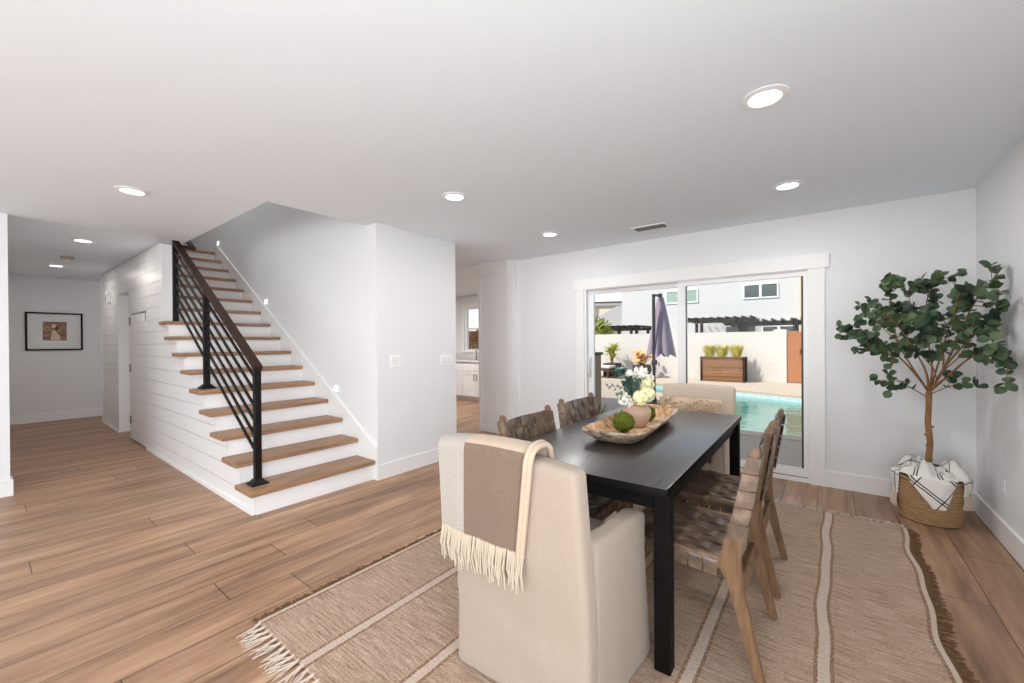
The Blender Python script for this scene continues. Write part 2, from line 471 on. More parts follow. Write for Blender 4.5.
# ------------------------------------------------------------------ mesh helpers
class MB:
    def __init__(s):
        s.v = []; s.f = []; s.uv = None
    def add(s, verts, faces):
        o = len(s.v)
        s.v += [tuple(p) for p in verts]
        s.f += [tuple(i + o for i in f) for f in faces]
        return s
    def box(s, x0, x1, y0, y1, z0, z1):
        if x0 > x1: x0, x1 = x1, x0
        if y0 > y1: y0, y1 = y1, y0
        if z0 > z1: z0, z1 = z1, z0
        return s.add([(x0, y0, z0), (x1, y0, z0), (x1, y1, z0), (x0, y1, z0), (x0, y0, z1), (x1, y0, z1), (x1, y1, z1), (x0, y1, z1)],
                     [(0, 3, 2, 1), (4, 5, 6, 7), (0, 1, 5, 4), (1, 2, 6, 5), (2, 3, 7, 6), (3, 0, 4, 7)])
    def bm(s, b):
        b.verts.ensure_lookup_table(); b.verts.index_update()
        s.add([v.co[:] for v in b.verts], [[v.index for v in f.verts] for f in b.faces])
        b.free()
        return s
    def rbox(s, x0, x1, y0, y1, z0, z1, r=0.01, seg=2, cuts=0, M_=None, fn=None):
        b = bmesh.new()
        bmesh.ops.create_cube(b, size=1.0)
        bmesh.ops.transform(b, matrix=Matrix.Translation(((x0 + x1) / 2, (y0 + y1) / 2, (z0 + z1) / 2)) @ Matrix.Diagonal((abs(x1 - x0), abs(y1 - y0), abs(z1 - z0), 1)), verts=b.verts)
        bmesh.ops.bevel(b, geom=b.edges[:], offset=r, segments=seg, profile=0.5, affect='EDGES')
        if cuts:
            long_e = [e for e in b.edges if e.calc_length() > 0.06]
            bmesh.ops.subdivide_edges(b, edges=long_e, cuts=cuts, use_grid_fill=True)
        if fn:
            for v in b.verts: v.co = fn(v.co)
        if M_: bmesh.ops.transform(b, matrix=M_, verts=b.verts)
        return s.bm(b)
    def prism(s, poly, y0, y1, axis='Y'):
        """extrude a 2D polygon (a,b) along an axis"""
        n = len(poly)
        def P(a, b, t):
            return {'Y': (a, t, b), 'X': (t, a, b), 'Z': (a, b, t)}[axis]
        vs_ = [P(a, b, y0) for a, b in poly] + [P(a, b, y1) for a, b in poly]
        fs = [tuple(range(n)), tuple(range(2 * n - 1, n - 1, -1))]
        for i in range(n):
            j = (i + 1) % n
            fs.append((i, i + n, j + n, j))
        return s.add(vs_, fs)
    def tube(s, pts, r, n=8, cap=True):
        pts = [Vector(p) for p in pts]
        rs = r if isinstance(r, (list, tuple)) else [r] * len(pts)
        rings = []
        t0 = (pts[1] - pts[0]).normalized()
        up = Vector((0, 0, 1)) if abs(t0.z) < 0.9 else Vector((1, 0, 0))
        nx = t0.cross(up).normalized()
        prev = t0
        for i, p in enumerate(pts):
            if i == 0: t = t0
            elif i == len(pts) - 1: t = (pts[i] - pts[i - 1]).normalized()
            else: t = ((pts[i + 1] - pts[i]).normalized() + (pts[i] - pts[i - 1]).normalized()).normalized()
            q = prev.rotation_difference(t)
            nx = (q @ nx).normalized()
            prev = t
            ny = t.cross(nx)
            rings.append([p + (nx * math.cos(2 * PI * k / n) + ny * math.sin(2 * PI * k / n)) * rs[i] for k in range(n)])
        vs_ = [v for ring in rings for v in ring]
        fs = []
        for i in range(len(pts) - 1):
            for k in range(n):
                a = i * n + k; b = i * n + (k + 1) % n
                fs.append((a, b, b + n, a + n))
        if cap:
            fs.append(tuple(range(n - 1, -1, -1)))
            fs.append(tuple(range(len(vs_) - n, len(vs_))))
        return s.add(vs_, fs)
    def bar(s, a, b, w, h):
        """rectangular bar from a to b; w sideways (horizontal), h the other way"""
        a, b = Vector(a), Vector(b)
        t = (b - a).normalized()
        side = t.cross(Vector((0, 0, 1)))
        side = side.normalized() if side.length > 1e-5 else Vector((0, 1, 0))
        up = side.cross(t).normalized()
        vs_ = []
        for p in (a, b):
            for sx, sz in ((-1, -1), (1, -1), (1, 1), (-1, 1)):
                vs_.append(p + side * sx * w / 2 + up * sz * h / 2)
        return s.add(vs_, [(3, 2, 1, 0), (4, 5, 6, 7), (0, 1, 5, 4), (1, 2, 6, 5), (2, 3, 7, 6), (3, 0, 4, 7)])
    def lathe(s, prof, n=24, c=(0, 0, 0), sx=1, sy=1):
        vs_ = []
        for r, z in prof:
            for k in range(n):
                a = 2 * PI * k / n
                vs_.append((c[0] + r * math.cos(a) * sx, c[1] + r * math.sin(a) * sy, c[2] + z))
        fs = []
        for i in range(len(prof) - 1):
            for k in range(n):
                a = i * n + k; b = i * n + (k + 1) % n
                fs.append((a, b, b + n, a + n))
        if prof[0][0] > 1e-6: fs.append(tuple(range(n - 1, -1, -1)))
        if prof[-1][0] > 1e-6: fs.append(tuple(range(len(vs_) - n, len(vs_))))
        return s.add(vs_, fs)
    def grid(s, fn, nu, nv, thick=0.0, uvfn=None):
        """surface fn(u,v); with thickness along its normal when asked"""
        P = [[Vector(fn(i / nu, j / nv)) for j in range(nv + 1)] for i in range(nu + 1)]
        vs_ = [p for row in P for p in row]
        w = nv + 1
        fs = [(i * w + j, (i + 1) * w + j, (i + 1) * w + j + 1, i * w + j + 1) for i in range(nu) for j in range(nv)]
        uvs = [(uvfn(i / nu, j / nv) if uvfn else (i / nu, j / nv)) for i in range(nu + 1) for j in range(nv + 1)]
        if thick:
            N = []
            for i in range(nu + 1):
                for j in range(nv + 1):
                    du = P[min(i + 1, nu)][j] - P[max(i - 1, 0)][j]
                    dv = P[i][min(j + 1, nv)] - P[i][max(j - 1, 0)]
                    c = du.cross(dv)
                    N.append(c.normalized() if c.length > 1e-9 else Vector((0, 0, 1)))
            o = len(vs_)
            base = list(vs_)
            vs_ = base + [p - n_ * thick for p, n_ in zip(base, N)]
            uvs = uvs + uvs
            fs2 = [tuple(i + o for i in reversed(f)) for f in fs]
            rim = []
            edge = [(i, 0) for i in range(nu + 1)] + [(nu, j) for j in range(1, nv + 1)] + [(i, nv) for i in range(nu - 1, -1, -1)] + [(0, j) for j in range(nv - 1, 0, -1)]
            ids = [i * w + j for i, j in edge]
            for a, b in zip(ids, ids[1:] + ids[:1]):
                rim.append((b, a, a + o, b + o))
            fs = fs + fs2 + rim
        if s.uv is None: s.uv = [(0, 0)] * len(s.v)
        s.uv += uvs
        return s.add(vs_, fs)
    def ball(s, c, r, u=14, v=9, sc_=(1, 1, 1)):
        prof = [(r * math.sin(PI * i / v), -r * math.cos(PI * i / v)) for i in range(v + 1)]
        prof[0] = (1e-7, -r); prof[-1] = (1e-7, r)
        o = len(s.v)
        s.lathe(prof, u, (0, 0, 0))
        for i in range(o, len(s.v)):
            p = s.v[i]
            s.v[i] = (c[0] + p[0] * sc_[0], c[1] + p[1] * sc_[1], c[2] + p[2] * sc_[2])
        return s
    def leaf(s, base, direction, normal, L, W, fold=0.15, n=5, round_=False):
        """a leaf blade of two rows"""
        d = Vector(direction).normalized()
        nrm = Vector(normal)
        sd = d.cross(nrm)
        sd = sd.normalized() if sd.length > 1e-6 else d.orthogonal().normalized()
        nrm = sd.cross(d).normalized()
        vs_ = []; fs = []
        for i in range(n + 1):
            t = i / n
            w = W * 0.5 * (math.sin(PI * (0.02 + 0.96 * t)) ** (0.55 if round_ else 0.9)) * (1 if round_ else (1.15 - 0.5 * t))
            c = Vector(base) + d * L * t - nrm * L * fold * t * t
            vs_ += [c - sd * w + nrm * w * 0.25, c, c + sd * w + nrm * w * 0.25]
        for i in range(n):
            a = i * 3
            fs += [(a, a + 1, a + 4, a + 3), (a + 1, a + 2, a + 5, a + 4)]
        return s.add(vs_, fs)
    def build(s, name, mat, parent=None, smooth=40, loc=None):
        me = bpy.data.meshes.new(name)
        me.from_pydata([tuple(p) for p in s.v], [], s.f)
        if s.uv is not None:
            uvs = s.uv + [(0, 0)] * (len(s.v) - len(s.uv))
            lay = me.uv_layers.new(name='UVMap')
            for lp in me.loops:
                lay.data[lp.index].uv = uvs[lp.vertex_index]
        me.materials.append(mat)
        b = bmesh.new(); b.from_mesh(me)
        bmesh.ops.recalc_face_normals(b, faces=b.faces)
        b.to_mesh(me); b.free()
        if smooth:
            me.polygons.foreach_set('use_smooth', [True] * len(me.polygons))
            me.set_sharp_from_angle(angle=math.radians(smooth))
        o = bpy.data.objects.new(name, me)
        COL.objects.link(o)
        if parent: o.parent = parent
        if loc: o.location = loc
        return o

def tag(o, label, cat=None, group=None, kind=None):
    o['label'] = label
    if cat: o['category'] = cat
    if group: o['group'] = group
    if kind: o['kind'] = kind
    return o
def thing(name, label, cat, loc=(0, 0, 0), rz=0.0, group=None):
    o = bpy.data.objects.new(name, None)
    o.empty_display_size = 0.1
    COL.objects.link(o)
    o.location = loc
    o.rotation_euler = (0, 0, rz)
    return tag(o, label, cat, group)
def struct(o, label=None):
    o['kind'] = 'structure'
    if label: o['label'] = label
    return o
def dup(root, loc, rz, label, group=None):
    r = root.copy(); COL.objects.link(r)
    r.location = loc; r.rotation_euler = (0, 0, rz)
    r['label'] = label
    if group: r['group'] = group
    for ch in list(root.children):
        c = ch.copy(); COL.objects.link(c); c.parent = r
        for g in list(ch.children):
            d = g.copy(); COL.objects.link(d); d.parent = c
    return r

H = 2.44
YB = 4.588           # dining back wall
XR = 0.887           # right wall
XW = -3.39           # partition face
YS = 1.257           # shiplap face
YT = 2.30            # wall beside the stair
UP = 2.76            # upper floor
TOP = 5.2
# ------------------------------------------------------------------ room shell
struct(MB().box(-10.75, XR + 0.15, -4.35, YB + 0.02, -0.1, 0).box(-10.75, -3.98, YB + 0.02, 7.35, -0.1, 0).build('floor', M['floor'], smooth=0), 'wide oak plank floor running through dining room, hall and kitchen')
ce = MB()
ce.box(-3.55, XR + 0.15, -4.35, YB + 0.16, H, UP)          # dining side
ce.box(-5.66, -3.55, -4.35, 1.41, H, UP)
ce.box(-10.75, -3.55, YT + 0.14, 7.35, H, UP)              # over kitchen
struct(ce.build('ceiling', M['ceil'], smooth=0), 'smooth white ceiling with recessed lamps')
struct(MB().box(-10.75, -5.66, -4.35, 1.41, H + 0.03, UP).build('ceiling_hall', M['ceil'], smooth=0), 'white ceiling over the hall beyond the stair')

# back wall with sliding-door opening
DX0, DX1, DZ = -2.40, -0.13, 1.965
bw = MB()
bw.box(-4.10, DX0, YB, YB + 0.15, 0, H).box(DX1, XR + 0.15, YB, YB + 0.15, 0, H).box(DX0, DX1, YB, YB + 0.15, DZ, H)
struct(bw.build('wall_back', M['wall'], smooth=0), 'white wall around the sliding patio door')
# right wall, a window opening out of the frame
WY0, WY1, WZ0, WZ1 = -2.15, 0.45, 0.32, 2.12
rw = MB()
rw.box(XR, XR + 0.15, WY1, YB, 0, H).box(XR, XR + 0.15, -4.35, WY0, 0, H).box(XR, XR + 0.15, WY0, WY1, 0, WZ0).box(XR, XR + 0.15, WY0, WY1, WZ1, H)
struct(rw.build('wall_right', M['wall'], smooth=0), 'white wall to the right of the potted tree')
# rear wall behind the camera with wide window opening
rr = MB()
rr.box(-5.75, -4.15, -4.35, -4.2, 0, H).box(0.15, XR, -4.35, -4.2, 0, H).box(-4.15, 0.15, -4.35, -4.2, 0, 0.22).box(-4.15, 0.15, -4.35, -4.2, 2.18, H)
struct(rr.build('wall_rear', M['wall'], smooth=0), 'white wall behind the viewpoint')
def plain_window(name, axis, pos, a0, a1, z0, z1):
    f = MB()
    for (p, q, r, s_) in ((a0, a1, z0, z0 + 0.06), (a0, a1, z1 - 0.06, z1), (a0, a0 + 0.06, z0, z1), (a1 - 0.06, a1, z0, z1), ((a0 + a1) / 2 - 0.03, (a0 + a1) / 2 + 0.03, z0, z1)):
        if axis == 'Y': f.box(pos - 0.03, pos + 0.03, p, q, r, s_)
        else: f.box(p, q, pos - 0.03, pos + 0.03, r, s_)
    o = struct(f.build(name, M['metal_w'], smooth=0), 'white framed window added outside the picture')
    g = MB()
    if axis == 'Y': g.box(pos - 0.004, pos + 0.004, a0, a1, z0, z1)
    else: g.box(a0, a1, pos - 0.004, pos + 0.004, z0, z1)
    g.build('pane', M['glass'], o, smooth=0)
plain_window('window_3', 'Y', XR + 0.1, WY0, WY1, WZ0, WZ1)  # unseen windows, added to go with the fill lamps
plain_window('window_4', 'X', -4.28, -4.15, 0.15, 0.22, 2.18)
# left stub, hall walls
struct(MB().box(-5.76, -5.62, -4.2, 0.153, 0, H).build('wall_left', M['wall'], smooth=0), 'white wall end at the left where the hall opens')
struct(MB().box(-10.62, -5.76, -0.56, -0.42, 0, H + 0.03).build('wall_hall', M['wall'], smooth=0), 'white wall along the left of the hall')
struct(MB().box(-10.75, -10.62, -0.56, YT + 0.14, 0, H + 0.03).build('wall_far', M['wall'], smooth=0), 'white wall at the far end of the hall')
# partition: wall beside the stair + return towards the kitchen
pw = MB()
pw.box(XW - 0.15, XW, YT + 0.14, 3.343, 0, H)
pw.box(-9.4, XW, YT, YT + 0.14, 0, H)
pw.box(-9.4, -3.55, YT, YT + 0.14, H, TOP)
struct(pw.build('wall_stair', M['wall'], smooth=0), 'white wall beside the stair and the pier with switches')
# upper stairwell
us = MB()
us.box(-9.4, -3.41, 1.27, 1.41, UP, TOP)
us.box(-9.54, -9.4, 1.27, YT + 0.14, UP, TOP)
us.box(-3.55, -3.41, 1.41, YT + 0.14, UP, TOP)
struct(us.build('wall_upper', M['wall'], smooth=0), 'white upper walls of the stairwell')
struct(MB().box(-9.54, -3.41, 1.27, YT + 0.14, TOP, TOP + 0.1).build('ceiling_upper', M['ceil'], smooth=0), 'white ceiling above the stairwell')
lamp('upstairs_lamp', 'AREA', 17.0, (-6.6, 1.85, TOP - 0.03), (0, 0, -1), (1, 0.985, 0.96), shape='RECTANGLE', size=1.6, size_y=0.5)

# shiplap wall with doorway: boards as real laps over a backing
PITCHZ, GAP = 0.145, 0.004
RUN, RISE, Z0, XN = 0.285, 0.1715, 0.185, -3.41   # tread nosing geometry
def tread_z(k): return Z0 + RISE * k
def nose_x(k): return XN - RUN * k
sw = MB(); bk = MB()
XC = -5.93                                  # where the full-height wall starts
def shiplap_span(mb, x0, x1, z0, z1):
    k = int(z0 / PITCHZ)
    while k * PITCHZ < z1:
        a = max(z0, k * PITCHZ + GAP); b = min(z1, (k + 1) * PITCHZ)
        if b - a > 0.002: mb.box(x0, x1, YS, YS + 0.014, a, b)
        k += 1
HC = H + 0.03
spans = [(-8.34, -9.69, 0.0, HC), (-7.64, -8.34, 2.055, HC), (-5.93, -7.64, 0.0, HC)]
# the hidden door takes a bite out of the wall: x -7.62..-6.69, clipped top under the stair
shiplap_span(sw, -8.361, -9.66, 0.0, HC)
shiplap_span(sw, -7.64, -8.34, 2.055, HC)
shiplap_span(sw, -6.676, XC - 0.093, 0.0, HC)
shiplap_span(sw, XC - 0.093, XC - 0.0005, 0.0, 1.50)
shiplap_span(sw, -7.64, -6.685, 1.72, HC)
wall_sh = struct(sw.build('wall_shiplap', M['shiplap'], smooth=0), 'white horizontal board wall along the hall')
bk = MB()
bk.box(-9.655, -8.362, YS + 0.014, 1.395, 0, HC).box(-8.362, -7.645, YS + 0.014, 1.395, 2.058, HC).box(-7.622, XC - 0.095, YS + 0.03, 1.395, 0, HC)
bk.box(-7.622, XC - 0.095, YS + 0.014, YS + 0.03, 1.72, HC).box(-6.672, XC - 0.095, YS + 0.014, YS + 0.03, 0, 1.72).box(XC - 0.095, XC - 0.001, YS + 0.0142, YS + 0.03, 0, 1.5)
bk.build('backing', M['gap'], wall_sh, smooth=0)
MB().box(XC - 0.092, XC, YS - 0.004, 1.405, 1.562, HC - 0.034).build('corner_board', M['trim'], wall_sh, smooth=0)
# doorway reveal and room beyond
MB().box(-8.360, -8.338, YS - 0.003, 1.598, 0.001, 2.056).box(-7.644, -7.625, YS + 0.016, 1.598, 0.001, 2.056).box(-8.338, -7.644, YS + 0.016, 1.598, 2.04, 2.056).build('door_reveal', M['trim'], wall_sh, smooth=0)
d2 = struct(MB().rbox(-8.335, -7.646, 1.60, 1.64, 0.01, 2.04, 0.004, 1).build('door_2', M['trim'], smooth=0), 'white hall door set back in the board wall')
tag(struct(MB().box(-9.692, -9.66, YS - 0.006, 1.4, 0.0, HC - 0.032).build('trim_2', M['trim'], smooth=0)), 'white corner trim at the far end of the board wall')
# hidden door under the stair
hd = thing('closet_door', 'flush white board closet door under the stair with dark hinges', 'door', (-7.16, YS, 0))
hdp = MB()
for k in range(0, 12):
    a = max(0.02, k * PITCHZ + GAP); b = min(1.70, (k + 1) * PITCHZ)
    xr = 0.472 if b <= 1.56 else 0.472 - (b - 1.56) * 1.1
    if b > a: hdp.box(-0.455, xr, 0.001, 0.015, a, b)
hdp.build('board_panel', M['shiplap'], hd, smooth=0)
MB().box(-0.455, 0.47, 0.015, 0.026, 0.02, 1.70).build('backing', M['gap'], hd, smooth=0)
for z in (0.28, 0.98, 1.62):
    hg = MB()
    hg.rbox(-0.425, -0.375, -0.004, 0.002, z - 0.05, z + 0.05, 0.002, 1)
    hg.tube([(-0.40, -0.008, z - 0.055), (-0.40, -0.008, z + 0.055)], 0.007, 8)
    hg.build('hinge', M['chrome'], hd)

# baseboards and trims
def baseboard(name, mb, label):
    return struct(mb.build(name, M['trim'], smooth=0), label)
b_ = MB(); b_.box(-0.02, XR, YB - 0.016, YB, 0.0, 0.14).box(-3.42, -2.50, YB - 0.016, YB, 0, 0.14)
baseboard('baseboard_back', b_, 'white baseboard along the patio door wall')
b_ = MB(); b_.box(XR - 0.016, XR, 2.0, YB - 0.016, 0, 0.14).box(XR - 0.016, XR, -4.2, 2.0, 0, 0.14)
baseboard('baseboard_right', b_, 'white baseboard along the right wall')
b_ = MB(); b_.box(XW, XW + 0.016, 2.285, 3.343, 0, 0.14).box(XW - 0.15, XW + 0.016, 3.343, 3.359, 0, 0.14)
baseboard('baseboard_pier', b_, 'white baseboard at the foot of the pier')
b_ = MB(); b_.box(-5.62, -5.604, -4.2, 0.169, 0, 0.14).box(-5.76, -5.62, 0.153, 0.169, 0, 0.14)
baseboard('baseboard_left', b_, 'white baseboard around the left wall end')
b_ = MB(); b_.box(-10.62, -10.604, -0.4, YT, 0, 0.14)
baseboard('baseboard_far', b_, 'white baseboard at the far hall wall')
b_ = MB(); b_.box(-6.685, -3.45, YS - 0.012, YS, 0, 0.035).box(-9.69, -8.34, YS - 0.012, YS, 0, 0.035)
baseboard('trim_3', b_, 'thin white shoe moulding under the board wall')

# ------------------------------------------------------------------ staircase
st = thing('staircase', 'straight stair with oak treads, white risers and board cladded side', 'staircase', (XN, YS, 0))
NK = 16
def L_(x, y, z): return (x - XN, y - YS, z)
for k in range(NK):
    x1 = nose_x(k); z = tread_z(k)
    open_side = k <= 8
    y0 = 1.222 if open_side else 1.412
    xb = nose_x(k + 1) - 0.03
    if k == 8:
        # the last open tread runs to the corner board
        MB().rbox(x1 - XN, xb - XN, 1.412 - YS, YT - 0.012 - YS, z - 0.038, z, 0.004, 1).rbox(x1 - XN, -5.925 - XN, 1.222 - YS, 1.412 - YS, z - 0.038, z, 0.004, 1).build('tread', M['tread'], st)
    elif k == NK - 1:
        MB().rbox(x1 - XN, -9.38 - XN, y0 - YS, YT - 0.012 - YS, z - 0.038, z, 0.004, 1).build('tread', M['tread'], st)
    else:
        MB().rbox(x1 - XN, xb - XN, y0 - YS, YT - 0.012 - YS, z - 0.038, z, 0.004, 1).build('tread', M['tread'], st)
    zb = 0 if k == 0 else tread_z(k - 1)
    xr = x1 - 0.03
    yr = YS + 0.0145 if open_side else 1.412
    MB().box(xr - 0.02 - XN, xr - XN, yr - YS, YT - 0.012 - YS, zb, z - 0.038).build('riser', M['riser'], st, smooth=0)
# stepped board cladding of the open side
cl = MB(); cb = MB()
for k in range(9):
    xa = nose_x(k) - 0.03; xb = nose_x(k + 1) - 0.03
    if k == 8: xb = XC
    zt = tread_z(k) - 0.038
    q = 0
    while q * PITCHZ < zt:
        a = q * PITCHZ + GAP; b = min(zt, (q + 1) * PITCHZ)
        if b - a > 0.003: cl.box(xb - XN, xa - XN, 0, 0.014, a, b)
        q += 1
    cb.box(xb - XN, xa - 0.021 - XN, 0.0142, 0.04, 0, zt - 0.001)
cl.build('side_boards', M['shiplap'], st, smooth=0)
cb.build('side_backing', M['gap'], st, smooth=0)
# skirt board on the wall
sk = MB()
def sk_z(x): return 0.185 + 0.135 + (-3.42 - x) * 0.602
sk.prism([(XW - 0.002 - XN, 0), (XW - 0.002 - XN, sk_z(XW)), (-7.62 - XN, sk_z(-7.62)), (-7.62 - XN, sk_z(-7.62) - 0.6), (-4.3 - XN, 0)], YT - 0.012 - YS, YT - YS)
sk.build('skirt_board', M['trim'], st, smooth=0)
sk = MB(); sk.bar((XW - 0.005 - XN, YT - 0.010 - YS, sk_z(XW)), (-7.62 - XN, YT - 0.010 - YS, sk_z(-7.62)), 0.022, 0.018)
sk.build('skirt_moulding', M['trim'], st, smooth=0)

# railing
YR = 1.345
rl = thing('stair_railing', 'black metal stair railing with sloping bars and brown handrail', 'railing', (-3.605, YR, tread_z(0)))
def RL(x, y, z): return (x + 3.605, y - YR, z - tread_z(0))
def rail_z(x): return 1.125 + (-3.605 - x) * 0.6075
def post(x, zb, zt, foot=True):
    p = MB().rbox(x - 0.024 + 3.605, x + 0.024 + 3.605, -0.024, 0.024, zb - tread_z(0), zt - tread_z(0), 0.003, 1).build('post', M['black'], rl)
    if foot:
        f = MB()
        f.rbox(x - 0.062 + 3.605, x + 0.062 + 3.605, -0.062, 0.062, zb - tread_z(0), zb - tread_z(0) + 0.014, 0.003, 1)
        z = zb - tread_z(0) + 0.014
        a, b_, h = 0.052, 0.028, 0.03
        c = x + 3.605
        f.add([(c - a, -a, z), (c + a, -a, z), (c + a, a, z), (c - a, a, z), (c - b_, -b_, z + h), (c + b_, -b_, z + h), (c + b_, b_, z + h), (c - b_, b_, z + h)],
              [(0, 3, 2, 1), (4, 5, 6, 7), (0, 1, 5, 4), (1, 2, 6, 5), (2, 3, 7, 6), (3, 0, 4, 7)])
        f.build('post_base', M['black'], p)
post(-3.605, tread_z(0), rail_z(-3.605) - 0.01)
post(-4.79, tread_z(4), rail_z(-4.79) - 0.01)
post(-5.80, tread_z(8), 2.425, False)
hr = MB().bar(RL(-3.575, YR, rail_z(-3.575)), RL(-5.79, YR, rail_z(-5.79)), 0.062, 0.034)
tag(hr.build('handrail', M['rail'], rl, smooth=0), 'brown painted handrail')
for i in range(6):
    dz = -0.118 * (i + 1)
    MB().bar(RL(-3.63, YR, rail_z(-3.63) + dz), RL(-5.78, YR, rail_z(-5.78) + dz), 0.016, 0.020).build('rail_bar', M['black'], rl, smooth=0)
uh = thing('wall_handrail', 'dark handrail continuing up the enclosed flight beyond the top post', 'handrail', (-5.76, 1.50, 2.40))
MB().bar((0, -0.13, 0.0), (0, 0.02, 0.0), 0.034, 0.034).bar((0.01, 0.0, -0.01), (-1.6, 0.0, 0.97), 0.04, 0.034).build('rail', M['rail'], uh, smooth=0)
for d in (0.5, 1.3):
    MB().tube([(-d, 0.0, d * 0.607 - 0.02), (-d, -0.05, d * 0.607 - 0.06), (-d, -0.09, d * 0.607 - 0.06)], 0.008, 8).build('bracket', M['black'], uh)

# step lights along the stair wall
for x, z, lab in ((-4.11, 0.82, 'small square lit step light on the stair wall, lowest of the three'), (-5.82, 1.85, 'small square lit step light on the stair wall, middle of the three'), (-7.56, 2.88, 'small lit step light on the stair wall, highest near the landing')):
    sl = thing('step_light', lab, 'light', (x, YT, z), 0, 'step lights on the stair wall')
    MB().rbox(-0.04, 0.04, -0.012, 0.0, -0.04, 0.04, 0.004, 1).build('cover_plate', M['plastic'], sl)
    MB().rbox(-0.03, 0.03, -0.016, -0.0125, -0.025, 0.03, 0.003, 1).build('lens', M['steplens'], sl)

# ------------------------------------------------------------------ ceiling fixtures
def downlight_proto(label, loc):
    t = thing('recessed_light', label, 'ceiling light', loc, 0, 'recessed ceiling lights')
    MB().lathe([(0.068, -0.001), (0.098, -0.001), (0.098, -0.006), (0.072, -0.012), (0.066, -0.008), (0.066, -0.001)], 32).build('trim_ring', M['trim'], t)
    MB().lathe([(0.0001, -0.007), (0.067, -0.007), (0.067, -0.002), (0.0001, -0.002)], 32).build('lens', M['lens'], t)
    return t
LIGHTS = [(-0.23, 2.25, H, 'large looking round recessed light nearest the viewer, upper right of the ceiling'),
          (-0.23, 3.63, H, 'round recessed light above the right end of the patio door'),
          (-2.30, 2.265, H, 'round recessed light between the pier and the middle of the ceiling'),
          (-2.32, 3.68, H, 'round recessed light close to the left of the ceiling vent'),
          (-4.07, 0.695, H, 'round recessed light just in front of the hall ceiling, left of the stair'),
          (-6.58, 0.71, H + 0.03, 'round recessed light in the hall ceiling before the smoke detector'),
          (-8.95, 0.69, H + 0.03, 'round recessed light deepest in the hall, past the smoke detector')]
POW = [7, 7, 7, 7, 7, 6, 6]
pr = None
for i, (x, y, z, lab) in enumerate(LIGHTS):
    if pr is None: t = pr = downlight_proto(lab, (x, y, z))
    else: t = dup(pr, (x, y, z), 0, lab, 'recessed ceiling lights')
for i, (x, y, z, lab) in enumerate(LIGHTS):
    lamp('ceiling_lamp', 'AREA', POW[i], (x, y, z - 0.02), (0, 0, -1), (1.0, 0.98, 0.95) if i < 5 else (1.0, 0.93, 0.86), shape='DISK', size=0.13)
sd = thing('smoke_detector', 'round beige smoke detector on the hall ceiling between two lamps', 'smoke detector', (-7.95, 0.715, H + 0.03))
MB().lathe([(0.0001, 0), (0.065, 0), (0.065, -0.012), (0.058, -0.03), (0.04, -0.036), (0.0001, -0.036)][::-1], 24).build('housing', M['beige_plate'], sd)
MB().lathe([(0.0001, -0.036), (0.025, -0.036), (0.022, -0.042), (0.0001, -0.042)][::-1], 16).build('test_button', M['trim'], sd)
cv = thing('ceiling_vent', 'small grey slatted air vent in the ceiling before the patio door', 'vent', (-1.40, 4.09, H))
fr = MB()
fr.box(-0.17, 0.17, -0.085, -0.065, -0.008, 0).box(-0.17, 0.17, 0.065, 0.085, -0.008, 0).box(-0.17, -0.15, -0.065, 0.065, -0.008, 0).box(0.15, 0.17, -0.065, 0.065, -0.008, 0)
fr.build('frame', M['trim'], cv, smooth=0)
MB().box(-0.15, 0.15, -0.065, 0.065, -0.002, -0.0005).build('backing', M['metal_d'], cv, smooth=0)
for i in range(6):
    y = -0.055 + i * 0.022
    MB().add([(-0.15, y - 0.008, -0.002), (0.15, y - 0.008, -0.002), (0.15, y + 0.006, -0.010), (-0.15, y + 0.006, -0.010), (-0.15, y - 0.006, -0.001), (0.15, y - 0.006, -0.001), (0.15, y + 0.008, -0.009), (-0.15, y + 0.008, -0.009)],
             [(0, 1, 2, 3), (7, 6, 5, 4), (0, 4, 5, 1), (1, 5, 6, 2), (2, 6, 7, 3), (3, 7, 4, 0)]).build('slat', M['vent'], cv, smooth=0)

# ------------------------------------------------------------------ switches, outlet, picture
def switch(name, label, loc, n):
    t = thing(name, label, 'light switch', loc)
    w = 0.046 * n + 0.03
    MB().rbox(0, 0.007, -w / 2, w / 2, -0.058, 0.058, 0.003, 1).build('cover_plate', M['plastic'], t)
    for i in range(n):
        y = (i - (n - 1) / 2) * 0.046
        s_ = MB().rbox(0.0072, 0.011, y - 0.016, y + 0.016, -0.033, 0.033, 0.002, 1).build('rocker', M['trim'], t)
        MB().box(0.0071, 0.0078, y - 0.0175, y + 0.0175, -0.0345, 0.0345).build('gap', M['slot'], t, smooth=0)
    return t
switch('light_switch', 'white double light switch near the stair edge of the pier', (XW, 2.503, 1.122), 2)
switch('light_switch', 'white wide light switch near the kitchen edge of the pier', (XW, 3.187, 1.106), 3)
ot = thing('wall_outlet', 'white outlet plate low on the right wall beside the basket', 'outlet', (XR, 3.98, 0.36))
MB().rbox(-0.006, 0, -0.036, 0.036, -0.058, 0.058, 0.002, 1).build('cover_plate', M['wall'], ot)
for z in (-0.02, 0.02):
    MB().rbox(-0.009, -0.006, -0.016, 0.016, z - 0.014, z + 0.014, 0.002, 1).build('socket', M['trim'], ot)
cbx = thing('door_chime', 'small white box high on the board wall beside the hall doorway', 'chime', (-8.95, YS, 2.05))
MB().rbox(-0.06, 0.06, -0.05, 0, -0.085, 0.085, 0.008, 2).build('housing', M['plastic'], cbx)
MB().rbox(-0.035, 0.035, -0.055, -0.05, -0.05, 0.05, 0.002, 1).build('grille', M['slot'], cbx)

